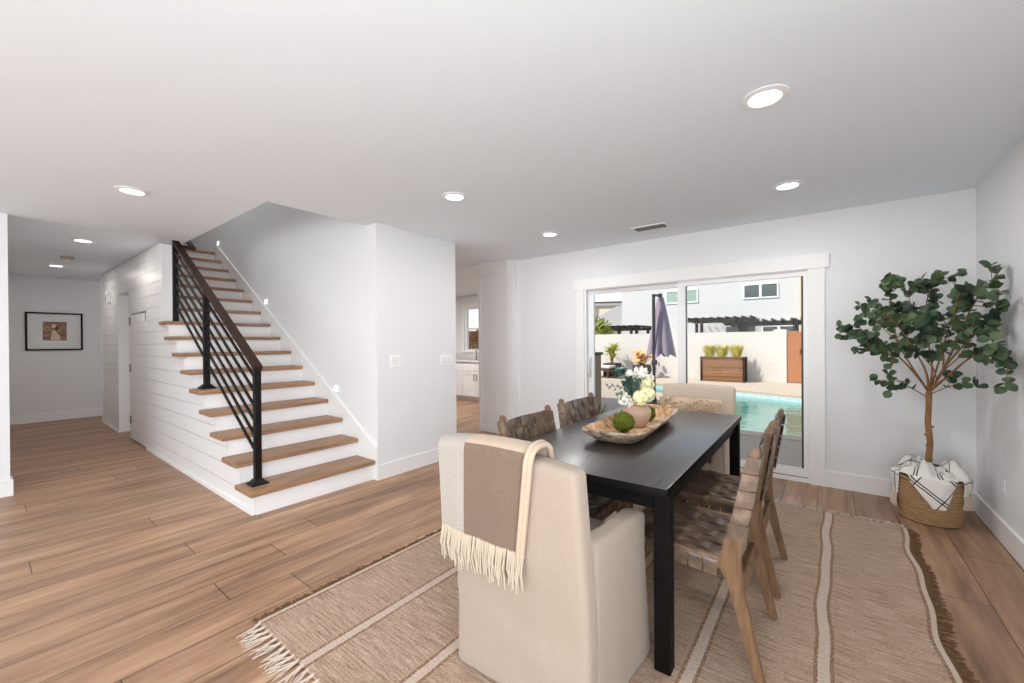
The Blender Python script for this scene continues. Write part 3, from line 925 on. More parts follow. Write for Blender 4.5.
pf = thing('framed_picture', 'black framed sepia photo print with a wide white mat in the hall', 'picture', (-10.62, 0.795, 1.54))
W2, H2 = 0.335, 0.325
f = MB()
f.box(0, 0.03, -W2, W2, H2 - 0.025, H2).box(0, 0.03, -W2, W2, -H2, -H2 + 0.025).box(0, 0.03, -W2, -W2 + 0.025, -H2 + 0.025, H2 - 0.025).box(0, 0.03, W2 - 0.025, W2, -H2 + 0.025, H2 - 0.025)
f.build('frame', M['black'], pf, smooth=0)
MB().box(0.002, 0.012, -W2 + 0.025, W2 - 0.025, -H2 + 0.025, H2 - 0.025).build('mat_board', M['photo_mat'], pf, smooth=0)
pp = MB().box(0.012, 0.014, -0.14, 0.14, -0.155, 0.165).build('print', M['print'], pf, smooth=0)
MB().prism([(-0.05, -0.145), (0.06, -0.145), (0.05, -0.06), (0.0, 0.02), (-0.03, 0.02), (-0.04, -0.05)], 0.014, 0.0145, 'X').prism([(-0.03, 0.06), (0.01, 0.07), (0.02, 0.11), (-0.02, 0.13), (-0.04, 0.10)], 0.014, 0.0145, 'X').build('pale_figure', M['print_pale'], pp, smooth=0)
MB().prism([(0.0, 0.02), (0.03, 0.02), (0.05, 0.08), (0.02, 0.10), (0.0, 0.06)], 0.0146, 0.015, 'X').prism([(-0.14, 0.15), (0.14, 0.15), (0.14, 0.165), (-0.14, 0.165)], 0.0141, 0.0148, 'X').build('dark_shape', M['print_dark'], pp, smooth=0)

# ------------------------------------------------------------------ sliding door
sdr = bpy.data.objects.new('door_1', None); COL.objects.link(sdr); sdr.location = (DX0, YB, 0)
struct(sdr, 'white sliding patio door of two tall glass panels')
DW = DX1 - DX0
f = MB()
f.box(0, 0.03, 0.0, 0.12, 0, DZ).box(DW - 0.012, DW, 0.0, 0.12, 0, DZ).box(0.03, DW - 0.012, 0.0, 0.12, DZ - 0.03, DZ).box(0.03, DW - 0.012, 0.0, 0.14, -0.02, 0.035)
f.build('frame', M['metal_w'], sdr, smooth=0)
MB().box(0.035, DW - 0.015, 0.051, 0.060, 0.035, 0.045).box(0.035, DW - 0.015, 0.02, 0.026, 0.035, 0.042).build('track', M['chrome'], sdr, smooth=0)
def panel(x0, x1, y0, y1, name, wl, wr, dark):
    p = MB()
    z0, z1 = 0.047, DZ - 0.031
    p.box(x0, x0 + wl, y0, y1, z0, z1).box(x1 - wr, x1, y0, y1, z0, z1).box(x0 + wl, x1 - wr, y0, y1, z0, z0 + 0.075).box(x0 + wl, x1 - wr, y0, y1, z1 - 0.045, z1)
    o = p.build(name, M['metal_w'], sdr, smooth=0)
    MB().box(x0 + wl, x1 - wr, (y0 + y1) / 2 - 0.003, (y0 + y1) / 2 + 0.003, z0 + 0.075, z1 - 0.045).build('pane', M['glass'], o, smooth=0)
    g = MB()
    for a, b in (((x0 + wl), (x0 + wl + 0.006)), ((x1 - wr - 0.016), (x1 - wr))):
        g.box(a, b, y0 + 0.006, y1 - 0.006, z0 + 0.075, z1 - 0.045)
    g.build('gasket', M['metal_d'] if dark else M['metal_w'], o, smooth=0)
    return o
CX = -1.205 - DX0
panel(0.031, CX, 0.062, 0.10, 'fixed_panel', 0.062, 0.07, False)
sp = panel(CX - 0.08, DW - 0.013, 0.014, 0.05, 'sliding_panel', 0.082, 0.034, True)
hn = MB(); hn.rbox(0.042, 0.068, 0.03, 0.062, 0.85, 1.12, 0.006, 2).tube([(0.055, 0.03, 0.88), (0.055, 0.0, 0.90), (0.055, 0.0, 1.07), (0.055, 0.03, 1.09)], 0.009, 8)
hn.build('door_handle', M['metal_w'], sdr)
# casing with craftsman head
tr = MB()
tr.box(-2.50, DX0 + 0.005, YB - 0.020, YB, 0, 1.945).box(DX1 - 0.005, -0.02, YB - 0.020, YB, 0, 1.945).box(-2.535, 0.012, YB - 0.026, YB, 1.945, 2.075)
struct(tr.build('trim_1', M['trim'], smooth=0), 'white casing and wide head board around the patio door')

# ------------------------------------------------------------------ pantry end panel and kitchen
pc = thing('tall_cabinet', 'tall white cabinet side panel with crown moulding left of the patio door', 'cabinet', (-3.78, 4.50, 0))
MB().box(-0.31, 0.24, 0.02, 0.085, 0, 2.36).build('carcass', M['cab'], pc, smooth=0)
f = MB(); f.box(-0.31, -0.27, 0, 0.02, 0.0, 2.36).box(0.16, 0.24, 0, 0.02, 0.0, 2.36).box(-0.27, 0.16, 0, 0.02, 2.27, 2.36).box(-0.27, 0.16, 0, 0.02, 0.0, 0.1)
f.build('panel_frame', M['cab'], pc, smooth=0)
MB().prism([(-0.02, 2.44), (0.085, 2.44), (0.085, 2.33), (0.0, 2.33), (-0.015, 2.36), (-0.05, 2.41), (-0.06, 2.44)], -0.36, 0.24, 'X').build('crown', M['cab'], pc, smooth=0)
MB().box(0.241, 0.33, -0.01, 0.085, 0, 2.44).build('side_post', M['trim'], pc, smooth=0)

KY = 7.2
kw = MB()
wx0, wx1, wz0, wz1 = -7.0, -6.2, 1.09, 2.15
kw.box(-9.0, wx0, KY, KY + 0.15, 0, H).box(wx1, -3.98, KY, KY + 0.15, 0, H).box(wx0, wx1, KY, KY + 0.15, 0, wz0).box(wx0, wx1, KY, KY + 0.15, wz1, H)
struct(kw.build('wall_kitchen', M['wall'], smooth=0), 'white kitchen wall around the small window')
struct(MB().box(-4.12, -3.98, YB + 0.15, KY, 0, H).build('wall_kitchen_side', M['wall'], smooth=0), 'white kitchen side wall')
struct(MB().box(-9.15, -9.0, YT + 0.14, KY + 0.15, 0, H).build('wall_kitchen_far', M['wall'], smooth=0), 'white far kitchen wall')
w = MB()
w.box(wx0 - 0.06, wx1 + 0.06, KY - 0.02, KY, wz1, wz1 + 0.07).box(wx0 - 0.07, wx0, KY - 0.02, KY, wz0, wz1).box(wx1, wx1 + 0.07, KY - 0.02, KY, wz0, wz1).box(wx0 - 0.08, wx1 + 0.08, KY - 0.04, KY, wz0 - 0.03, wz0)
for a, b, c, d in ((wx0, wx0 + 0.05, wz0, wz1), (wx1 - 0.05, wx1, wz0, wz1), (wx0 + .05, wx1 - .05, wz0, wz0 + 0.05), (wx0 + .05, wx1 - .05, wz1 - 0.05, wz1), (wx0 + .05, wx1 - .05, 1.60, 1.655)):
    w.box(a, b, KY + 0.03, KY + 0.09, c, d)
wo = struct(w.build('window_2', M['trim'], smooth=0), 'small white kitchen window above the sink')
MB().box(wx0 + 0.05, wx1 - 0.05, KY + 0.055, KY + 0.062, wz0 + 0.05, wz1 - 0.05).build('pane', M['glass'], wo, smooth=0)
kc = thing('base_cabinet', 'white kitchen base cabinet with doors, drawers and dark bar pulls', 'cabinet', (-6.4, 6.62, 0))
MB().box(-0.9, 1.9, 0.02, 0.575, 0.10, 0.86).build('carcass', M['cab'], kc, smooth=0)
MB().box(-0.9, 1.9, 0.08, 0.575, 0.0, 0.10).build('toe_kick', M['cab'], kc, smooth=0)
for i in range(7):
    x0 = -0.9 + i * 0.4
    d = MB().box(x0 + 0.004, x0 + 0.396, 0.0, 0.02, 0.11, 0.66)
    d.box(x0 + 0.004, x0 + 0.064, -0.008, 0, 0.11, 0.66).box(x0 + 0.336, x0 + 0.396, -0.008, 0, 0.11, 0.66).box(x0 + 0.064, x0 + 0.336, -0.008, 0, 0.60, 0.66).box(x0 + 0.064, x0 + 0.336, -0.008, 0, 0.11, 0.17)
    do = d.build('door', M['cab'], kc, smooth=0)
    hx = x0 + (0.36 if i % 2 == 0 else 0.04)
    MB().bar((hx, -0.03, 0.46), (hx, -0.03, 0.60), 0.01, 0.01).bar((hx, -0.03, 0.475), (hx, -0.008, 0.475), 0.008, 0.008).bar((hx, -0.03, 0.585), (hx, -0.008, 0.585), 0.008, 0.008).build('handle', M['chrome'], do, smooth=0)
    MB().box(x0 + 0.004, x0 + 0.396, 0.0, 0.02, 0.67, 0.85).build('drawer', M['cab'], kc, smooth=0)
tag(MB().rbox(-7.32, -4.48, 6.59, KY - 0.002, 0.861, 0.90, 0.004, 1).build('countertop', M['quartz']), 'pale quartz kitchen worktop under the small window', 'countertop')
tag(MB().box(-8.5, -4.2, KY - 0.012, KY - 0.001, 0.902, 1.05).build('backsplash', M['quartz'], smooth=0), 'pale splashback strip behind the kitchen worktop', 'backsplash')
fa = thing('kitchen_faucet', 'slim chrome faucet on the kitchen worktop below the window', 'faucet', (-6.42, 6.98, 0.90))
MB().lathe([(0.026, 0), (0.026, 0.012), (0.014, 0.02), (0.0001, 0.02)], 14).build('base', M['chrome'], fa)
MB().tube([(0, 0, 0.015), (0, 0, 0.26), (0, -0.03, 0.33), (0, -0.09, 0.36), (0, -0.15, 0.33), (0, -0.165, 0.26)], 0.011, 8).build('spout', M['chrome'], fa)
MB().tube([(0.02, 0, 0.05), (0.075, 0, 0.075)], 0.007, 8).build('handle', M['chrome'], fa)
sb = thing('soap_bottle', 'small dark soap bottle on the kitchen worktop beside the faucet', 'bottle', (-6.15, 6.95, 0.90))
MB().lathe([(0.03, 0), (0.032, 0.01), (0.032, 0.10), (0.012, 0.125), (0.012, 0.14), (0.0001, 0.14)], 14).build('body', M['pot'], sb)
MB().tube([(0, 0, 0.14), (0, 0, 0.17), (0, -0.035, 0.172)], 0.005, 6).build('pump', M['chrome'], sb)
lamp('kitchen_fill', 'AREA', 60.0, (-6.2, 5.2, H - 0.03), (0, 0, -1), (1, 0.97, 0.93), shape='DISK', size=0.3)  # added lamp without a fixture, brightens the kitchen seen past the pier

# ------------------------------------------------------------------ rug
RX0, RX1, RY0, RY1 = -2.10, 0.42, 0.78, 3.86
rug = thing('area_rug', 'large beige woven jute rug with cream bands and fringes under the table', 'rug', (0, 0, 0))
def wob(v):
    return 0.009 * math.sin(v * 6.3) + 0.006 * math.sin(v * 13.1 + 1.0)
def rugf(u, v):
    y = RY0 + (RY1 - RY0) * v
    x = RX0 + (RX1 - RX0) * u
    x += wob(v * 3.1) * max(0, (u - 0.55) / 0.45) ** 1.2 - 0.03 * math.sin(PI * v) * max(0, (u - 0.5) / 0.5)
    return (x, y, 0.012)
g = MB(); g.grid(rugf, 80, 60, thick=0.010, uvfn=lambda u, v: (RX0 + (RX1 - RX0) * u, RY0 + (RY1 - RY0) * v))
g.build('woven_field', M['rug'], rug)
def strands(mb, base, d, L, n, spread, r, z0=0.006):
    for i in range(n):
        b = Vector(base) + Vector((rnd.uniform(-1, 1) * 0.004, rnd.uniform(-1, 1) * 0.004, 0))
        a = rnd.gauss(0, spread)
        dd = Matrix.Rotation(a, 3, 'Z') @ Vector(d)
        l = L * rnd.uniform(0.75, 1.1)
        bend = Matrix.Rotation(rnd.gauss(0, spread * 1.2), 3, 'Z') @ dd
        p1 = b + dd * l * 0.5; p2 = p1 + bend * l * 0.5
        mb.tube([(b.x, b.y, z0 + 0.003), (p1.x, p1.y, z0), (p2.x, p2.y, 0.003)], [r, r, r * 0.7], 4)
for v, sgn in ((0.0, -1), (1.0, 1)):
    m = MB()
    n = 62
    for i in range(n):
        p = rugf((i + 0.5) / n, v)
        strands(m, (p[0], p[1], 0), (rnd.gauss(0, 0.1), sgn, 0), 0.10, 6, 0.20, 0.0024)
        m.tube([(p[0], p[1] - sgn * 0.006, 0.010), (p[0], p[1] + sgn * 0.02, 0.008)], 0.006, 5)
    m.build('tassel_fringe', M['fringe_w'], rug)
for u, sgn in ((0.0, -1), (1.0, 1)):
    m = MB()
    n = 210
    for i in range(n):
        p = rugf(u, (i + rnd.random()) / n)
        strands(m, (p[0], p[1], 0), (sgn, 0, 0), 0.055, 3, 0.5, 0.003)
    m.build('jute_fringe', M['fringe_b'], rug)

# ------------------------------------------------------------------ dining table
TX0, TX1, TY0, TY1, TZ = -1.375, -0.493, 1.552, 3.43, 0.745
tcx, tcy = (TX0 + TX1) / 2, (TY0 + TY1) / 2
RZ0 = 0.0125                                   # floor level on the rug
tb = thing('dining_table', 'long black stained wood dining table with square legs', 'table', (tcx, tcy, RZ0), 0.016)
hx, hy = (TX1 - TX0) / 2, (TY1 - TY0) / 2
tz = TZ - RZ0
top = MB().rbox(-hx, hx, -hy, hy, tz - 0.036, tz, 0.003, 2).build('tabletop', M['table'], tb)
top.data.materials.append(M['table_leg'])            # edges take a darker, duller black to hold down reflected window light
for p in top.data.polygons:
    if abs(p.normal.z) < 0.8: p.material_index = 1
a = MB(); e = 0.022
a.box(-hx + 0.067, hx - 0.067, -hy + 0.060, -hy + 0.085, tz - 0.105, tz - 0.037).box(-hx + 0.067, hx - 0.067, hy - 0.085, hy - 0.060, tz - 0.105, tz - 0.037)
a.box(-hx + e + 0.01, -hx + e + 0.035, -hy + 0.109, hy - 0.109, tz - 0.105, tz - 0.037).box(hx - e - 0.035, hx - e - 0.01, -hy + 0.109, hy - 0.109, tz - 0.105, tz - 0.037)
a.build('apron', M['table_leg'], tb, smooth=0)
for sx in (-1, 1):
    for sy in (-1, 1):
        x = sx * (hx - 0.003 - 0.031); y = sy * (hy - 0.045 - 0.031)
        MB().rbox(x - 0.031, x + 0.031, y - 0.031, y + 0.031, 0, tz - 0.037, 0.003, 1).build('leg', M['table_leg'], tb)

# ------------------------------------------------------------------ slipcovered end chairs (local: back at -y, front at +y)
def back_y(z):
    return -0.245 - 0.085 * max(0.0, z - 0.3) / 0.6
BTH = 0.085
def slip_chair(label, loc, rz, mat):
    t = thing('slipcover_chair', label, 'chair', loc, rz, 'linen slipcovered end chairs')
    W, D = 0.2975, 0.268
    r2 = random.Random(3)
    ph = [r2.uniform(0, 6) for _ in range(8)]
    def soft(p, amp=0.0028):
        x, y, z = p
        k = amp * max(0.2, 1.1 - z)
        dx = k * math.sin(9 * y + 5 * z + ph[0]) + k * 0.6 * math.sin(23 * y + ph[1])
        dy = k * math.sin(8 * x + 4 * z + ph[2]) + k * 0.6 * math.sin(21 * x - 6 * z + ph[3])
        fl_ = max(0, 0.42 - z) / 0.42
        flare = 1.0 + 0.07 * fl_ * max(0, y + 0.1) / 0.35 - 0.02 * fl_ * max(0, -y) / 0.25
        return Vector((x * flare + dx, y + (0.014 * fl_ if y > 0 else 0) + dy, z))
    def backf(p):
        x, y, z = p
        q = soft(Vector((x, y, z)), 0.002)
        sh = back_y(q.z) + 0.245
        crown = 0.016 * (1 - (x / W) ** 2) * max(0, z - 0.6) / 0.3
        # a long soft crease across the lower back cover
        if y < -0.2:
            d = q.z - (0.225 - 0.30 * x)
            q.y -= 0.010 * math.exp(-(d / 0.035) ** 2) * (1 if d < 0 else 1) + (0.006 if d < 0 else 0) * min(1, -d / 0.1)
        return Vector((q.x, q.y + sh, q.z + crown))
    MB().rbox(-W, W, -0.245, -0.245 + BTH, 0.004, 0.892, 0.026, 4, 16, fn=backf).build('back_cover', mat, t, smooth=60)
    for s in (-1, 1):
        def armf(p, s=s):
            x, y, z = p
            if z > 0.3:
                z = z + 0.03 * max(0, -y) / 0.2 * (z - 0.3) / 0.31 - 0.012 * max(0, y - 0.2) / 0.05 * (z - 0.3) / 0.31
            return soft(Vector((x, y, z)))
        xa, xb = (W - 0.085, W - 0.0005) if s > 0 else (-W + 0.0005, -W + 0.085)
        MB().rbox(xa, xb, -0.245 + BTH - 0.03, D, 0.004, 0.60, 0.022, 3, 10, fn=armf).build('arm_cover', mat, t, smooth=60)
    MB().rbox(-W + 0.06, W - 0.06, -0.245 + BTH - 0.02, D + 0.002, 0.006, 0.37, 0.02, 2, 7, fn=soft).build('skirt', mat, t, smooth=60)
    MB().rbox(-W + 0.088, W - 0.088, -0.245 + BTH + 0.02, D + 0.03, 0.372, 0.49, 0.035, 3, 5).build('seat_cushion', mat, t, smooth=60)
    return t
SCX = -0.8975
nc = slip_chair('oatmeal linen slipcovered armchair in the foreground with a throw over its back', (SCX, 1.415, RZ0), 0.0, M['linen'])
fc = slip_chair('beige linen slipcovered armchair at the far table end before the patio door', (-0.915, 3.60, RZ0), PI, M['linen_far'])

# throw blanket over the foreground chair
th = thing('throw_blanket', 'cream and taupe wool throw with long fringe draped over the foreground chair', 'blanket', (SCX, 1.415, RZ0))
HEM, ZT = 0.545, 0.880
def throw_path(v, off):
    """v 0 rear hem, 0.6 rear top edge, 0.8 front top edge, 1 front hem; returns (y, z) off the chair back"""
    if v <= 0.6:
        z = HEM + (ZT - HEM) * v / 0.6
        return (back_y(z) - 0.006 - off, z)
    y0 = back_y(ZT); y1 = y0 + BTH
    if v <= 0.8:
        a = PI * (v - 0.6) / 0.2
        rr = BTH / 2 + 0.006 + off
        return ((y0 + y1) / 2 - rr * math.cos(a), ZT + (0.034 + off) * max(0.0, math.sin(a)) ** 0.7)
    z = ZT - 0.20 * (v - 0.8) / 0.2
    return (back_y(z) + BTH + 0.006 + off, z)
def throw_x(xt, z):
    """the throw hangs slightly to the left towards its hem"""
    k = max(0.0, min(1.0, (0.90 - z) / 0.345))
    return xt + k * (-0.09 * xt - 0.062)
def throw_strip(x0, x1, off, v0=0.0, v1=1.0):
    def fn(u, v):
        xt = x0 + (x1 - x0) * u
        vv = v0 + (v1 - v0) * v
        wav = 0.004 * math.sin(xt * 34 + 1.0) * max(0, 1 - vv / 0.6)
        y, z = throw_path(vv, off + 0.004 + wav)
        crown = 0.016 * (1 - (xt / 0.2975) ** 2) * max(0, z - 0.6) / 0.3
        x = throw_x(xt, z if vv < 0.7 else 0.95 + 0.0 * z)
        return (x, y, z + crown + 0.010)
    return fn
g = MB(); g.grid(throw_strip(-0.292, -0.150, 0.002), 10, 60, thick=0.006); g.build('cream_stripe', M['cream'], th, smooth=75)
g = MB(); g.grid(throw_strip(-0.150, 0.125, 0.006, 0, 0.625), 14, 40, thick=0.009); g.build('taupe_panel', M['taupe'], th, smooth=75)
g = MB(); g.grid(throw_strip(-0.150, 0.128, 0.004, 0.615, 1.0), 14, 30, thick=0.008); g.build('top_fold', M['creamtop'], th, smooth=75)
fe = MB()
for k, (xo, oo) in enumerate(((0.132, 0.010), (0.146, 0.006))):
    f_ = throw_strip(xo, xo + 0.001, oo)
    fe.tube([f_(0, i / 40) for i in range(41)], 0.010, 8)
fe.build('folded_edge', M['creamtop'], th, smooth=75)
m = MB()
for i in range(78):
    xt = -0.288 + 0.440 * (i + rnd.uniform(0.2, 0.8)) / 78
    f_ = throw_strip(xt, xt + 0.001, 0.004)
    x, y, z = f_(0, 0.0)
    L = rnd.uniform(0.095, 0.135)
    sw_ = rnd.gauss(0, 0.010)
    m.tube([(x, y, z + 0.012), (x + sw_ * 0.4, y - 0.010 + rnd.gauss(0, 0.003), z - L * 0.5), (x + sw_, y - 0.002 + rnd.gauss(0, 0.004), z - L)], [0.0034, 0.0038, 0.0028], 5)
m.build('fringe', M['creamfr'], th)

# lumbar pillow on the far chair (against its back)
lp = thing('lumbar_pillow', 'ivory tasselled lumbar pillow resting on the far linen chair', 'pillow', (-0.93, 3.60, 0.515))
def pil(u, v, s):
    x = (u - 0.5) * 0.50; z = v * 0.30
    b = (max(0, 1 - (2 * u - 1) ** 4) * max(0, 1 - (2 * v - 1) ** 4)) ** 0.5
    return (x, 0.075 + s * 0.055 * b - 0.03 * (v - 0.5), z + 0.004)
g = MB(); g.grid(lambda u, v: pil(u, v, -1), 20, 12); g.grid(lambda u, v: pil(1 - u, v, 1), 20, 12)
m = g
for i in range(120):
    u = rnd.random(); v = rnd.uniform(0.72, 1.0)
    p = Vector(pil(u, v, -1))
    a = rnd.uniform(0, 2 * PI)
    q = p + Vector((math.cos(a) * 0.016, -0.014, math.sin(a) * 0.012 + 0.008))
    r_ = q + Vector((math.cos(a) * 0.010, -0.002, -0.014))
    m.tube([p, q, r_], [0.0035, 0.005, 0.003], 5)
g.build('pillow_cover', M['pillow'], lp, smooth=80)

# ------------------------------------------------------------------ woven leather chairs (local +x is away from the table)
def woven_chair(label, loc, rz):
    t = thing('woven_chair', label, 'chair', loc, rz, 'woven leather dining chairs')
    HW = 0.245
    prof = [(0.283, 0.0), (0.246, 0.16), (0.212, 0.34), (0.204, 0.44), (0.212, 0.53), (0.240, 0.70), (0.268, 0.868), (0.262, 0.884), (0.246, 0.884), (0.236, 0.868),
            (0.196, 0.70), (0.158, 0.55), (0.138, 0.475), (0.128, 0.44), (0.134, 0.385), (0.160, 0.335), (0.206, 0.16), (0.252, 0.0)]
    for s in (-1, 1):
        y0, y1 = (HW - 0.032, HW) if s > 0 else (-HW, -HW + 0.032)
        b = bmesh.new()
        vs_ = [b.verts.new((x, y0, z)) for x, z in prof]
        b.faces.new(vs_)
        r = bmesh.ops.extrude_face_region(b, geom=b.faces[:])
        bmesh.ops.translate(b, vec=(0, y1 - y0, 0), verts=[v for v in r['geom'] if isinstance(v, bmesh.types.BMVert)])
        bmesh.ops.recalc_face_normals(b, faces=b.faces)
        bmesh.ops.bevel(b, geom=[e for e in b.edges if e.calc_face_angle(0) > 0.9], offset=0.004, segments=2, affect='EDGES')
        MB().bm(b).build('rear_leg', M['chairwood'], t)
        fl = [(-0.262, 0.0), (-0.232, 0.0), (-0.212, 0.395), (-0.262, 0.395)]
        MB().prism(fl, y0, y1).build('front_leg', M['chairwood'], t, smooth=0)
        MB().rbox(-0.262, 0.150, y0 + 0.001, y1 - 0.001, 0.392, 0.437, 0.006, 2).build('seat_rail', M['chairwood'], t)
    MB().rbox(-0.262, -0.228, -HW + 0.032, HW - 0.032, 0.392, 0.437, 0.006, 2).build('front_rail', M['chairwood'], t)
    MB().rbox(0.118, 0.150, -HW + 0.032, HW - 0.032, 0.380, 0.425, 0.006, 2).build('back_rail', M['chairwood'], t)
    b = MB(); b.rbox(-0.014, 0.014, -HW + 0.032, HW - 0.032, -0.026, 0.026, 0.005, 2, M_=Matrix.Translation((0.190, 0, 0.305)) @ Matrix.Rotation(-0.22, 4, 'Y'))
    b.build('stretcher', M['chairwood'], t)
    # seat webbing
    NX, NY = 7, 7
    X0, X1 = -0.262, 0.125
    px, py = (X1 - X0) / NX, (2 * HW - 0.01) / NY
    def seat_z(x, y):
        return 0.441 - 0.018 * math.cos(PI * y / (2 * HW)) * math.sin(PI * max(0, min(1, (x - X0) / (X1 - X0)))) - 0.02 * (x - X0) / (X1 - X0)
    sm = MB()
    for i in range(NX):           # straps across, wrapping the side rails
        xa, xb = X0 + px * i + 0.003, X0 + px * (i + 1) - 0.003
        def fn(u, v, xa=xa, xb=xb, i=i):
            x = xa + (xb - xa) * u
            d = (v - 0.5) * (2 * HW + 0.13)
            lim = HW + 0.006
            if abs(d) < lim:
                w = math.sin(PI * ((d + HW) / py)) * (1 if i % 2 else -1)
                return (x, d, seat_z(x, d) + 0.004 + 0.0032 * w)
            k = (abs(d) - lim)
            return (x, math.copysign(lim, d), seat_z(x, lim) + 0.003 - k)
        sm.grid(fn, 2, 60, thick=0.003)
    for j in range(NY):
        ya, yb = -HW + 0.005 + py * j + 0.003, -HW + 0.005 + py * (j + 1) - 0.003
        def fn(u, v, ya=ya, yb=yb, j=j):
            y = ya + (yb - ya) * u
            L = X1 - X0
            d = X0 - 0.06 + v * (L + 0.10)
            if d < X0 - 0.006:
                return (X0 - 0.006, y, seat_z(X0, y) + 0.002 - (X0 - 0.006 - d))
            w = math.sin(PI * ((min(d, X1) - X0) / px)) * (1 if j % 2 == 0 else -1)
            return (d, y, seat_z(d, y) + 0.004 + 0.0032 * w)
        sm.grid(fn, 2, 56, thick=0.003)
    tag(sm.build('seat_webbing', M['leather'], t, smooth=50), 'woven brown leather seat straps')
    # back webbing
    bm_ = MB()
    NZ, NV = 5, 6
    z0, z1 = 0.52, 0.852
    pz = (z1 - z0) / NZ; pv = (2 * HW - 0.07) / NV
    def bx(z): return 0.176 + (z - 0.53) * 0.218
    def curve(y): return 0.030 * math.cos(PI * y / (2 * HW)) ** 1.0
    for i in range(NZ):           # straps across, wrapped round both posts
        za, zb = z0 + pz * i + 0.003, z0 + pz * (i + 1) - 0.003
        def fn(u, v, za=za, zb=zb, i=i):
            z = za + (zb - za) * u
            tot = 2 * HW + 0.012 + 0.22
            d = (v - 0.5) * tot
            hw = HW + 0.005
            xo = bx(z)
            if abs(d) < hw:
                w = math.sin(PI * (d + HW - 0.035) / pv) * (1 if i % 2 else -1)
                fade = max(0.0, min(1.0, (HW - 0.035 - abs(d)) / 0.02))
                return (xo - 0.020 + curve(d) * fade + 0.004 * w * fade, d, z)
            k = abs(d) - hw
            sg = math.copysign(1, d)
            wd = 0.052 + (0.86 - z) * 0.05
            if k < wd: return (xo - 0.020 + k, sg * hw, z)
            return (xo - 0.020 + wd, sg * (hw - (k - wd)), z)
        bm_.grid(fn, 2, 72, thick=0.003)
    for j in range(NV):
        ya, yb = -HW + 0.035 + pv * j + 0.003, -HW + 0.035 + pv * (j + 1) - 0.003
        def fn(u, v, ya=ya, yb=yb, j=j):
            y = ya + (yb - ya) * u
            z = z0 - 0.02 + (z1 + 0.004 - z0 + 0.02) * v
            w = math.sin(PI * (z - z0) / pz) * (1 if j % 2 == 0 else -1)
            return (bx(z) - 0.020 + curve(y) + 0.004 * w, y, z)
        bm_.grid(fn, 2, 44, thick=0.003)
    tag(bm_.build('back_webbing', M['leather'], t, smooth=50), 'woven leather straps wrapped around the back posts')
    return t
w1 = woven_chair('woven leather dining chair right of the table, nearer the viewer', (-0.470, 2.008, RZ0), 0)
dup(w1, (-0.472, 2.660, RZ0), 0, 'woven leather dining chair right of the table, nearer the patio door', 'woven leather dining chairs')
dup(w1, (-1.170, 1.985, RZ0), PI, 'woven leather dining chair left of the table, behind the foreground armchair', 'woven leather dining chairs')
dup(w1, (-1.245, 2.740, RZ0), PI, 'woven leather dining chair left of the table, nearer the patio door', 'woven leather dining chairs')

# ------------------------------------------------------------------ table decoration
db = thing('dough_bowl', 'long carved pale wood dough bowl in the middle of the table', 'bowl', (-0.965, 2.53, TZ + 0.001), 0.085)
def sup(t, a, b, n=5.5):
    c, s = math.cos(t), math.sin(t)
    return (a * math.copysign(abs(c) ** (2 / n), c), b * math.copysign(abs(s) ** (2 / n), s))
def bowl_shell(ring_defs, N=48):
    vs_, fs = [], []
    for (a, b, z) in ring_defs:
        for k in range(N):
            t = 2 * PI * k / N
            x, y = sup(t, a, b)
            w = 0.004 * math.sin(5 * t + 1.0) + 0.003 * math.sin(11 * t)
            zz = z + (0.014 * (abs(y) / b) ** 3 if z > 0.04 else 0)
            vs_.append((x * (1 + w), y * (1 + w * 0.4), zz))
    for i in range(len(ring_defs) - 1):
        for k in range(N):
            fs.append((i * N + k, i * N + (k + 1) % N, (i + 1) * N + (k + 1) % N, (i + 1) * N + k))
    return vs_, fs, N
v_, f_, N = bowl_shell([(0.105, 0.42, 0.0), (0.130, 0.455, 0.012), (0.178, 0.555, 0.060), (0.178, 0.558, 0.068), (0.160, 0.535, 0.069)])
f_.append(tuple(range(N - 1, -1, -1)))
MB().add(v_, f_).build('shell', M['bowl'], db)
v_, f_, N = bowl_shell([(0.160, 0.535, 0.069), (0.135, 0.47, 0.040), (0.105, 0.42, 0.022)])
f_.append(tuple(range(2 * N, 3 * N)))
tag(MB().add(v_, f_).build('hollow', M['bowl_in'], db), 'rough carved hollow')
BZ = TZ + 0.024
vz = thing('vase', 'small round blush clay vase standing in the dough bowl', 'vase', (-0.945, 2.50, BZ))
MB().lathe([(0.0001, 0.0), (0.042, 0.0), (0.066, 0.03), (0.085, 0.075), (0.084, 0.105), (0.066, 0.133), (0.046, 0.142), (0.044, 0.150), (0.038, 0.150), (0.040, 0.138), (0.06, 0.12), (0.07, 0.08), (0.0001, 0.02)], 32).build('body', M['vase'], vz)
def moss_ball(label, loc, r):
    t = thing('moss_ball', label, 'moss ball', loc, 0, 'moss balls in the dough bowl')
    b = bmesh.new(); bmesh.ops.create_icosphere(b, subdivisions=4, radius=r)
    r2 = random.Random(int(loc[1] * 100))
    bumps = [Vector((r2.gauss(0, 1), r2.gauss(0, 1), r2.gauss(0, 1))).normalized() for _ in range(34)]
    for v in b.verts:
        n = v.co.normalized()
        d = max(n.dot(q) for q in bumps)
        v.co = n * r * (0.76 + 0.24 * max(0, (d - 0.84) / 0.16) ** 0.45)
        v.co.z += r
    MB().bm(b).build('moss', M['moss'], t, smooth=80)
    m = MB()
    for q in bumps:
        for k in range(5):
            n = (q + Vector((r2.gauss(0, .18), r2.gauss(0, .18), r2.gauss(0, .18)))).normalized()
            p = n * r * 0.95 + Vector((0, 0, r))
            m.leaf(p, n + Vector((r2.gauss(0, .5), r2.gauss(0, .5), r2.gauss(0, .5))), q, r * 0.16, r * 0.07, 0.2, 2)
    m.build('moss_tufts', M['moss'], t)
    return t
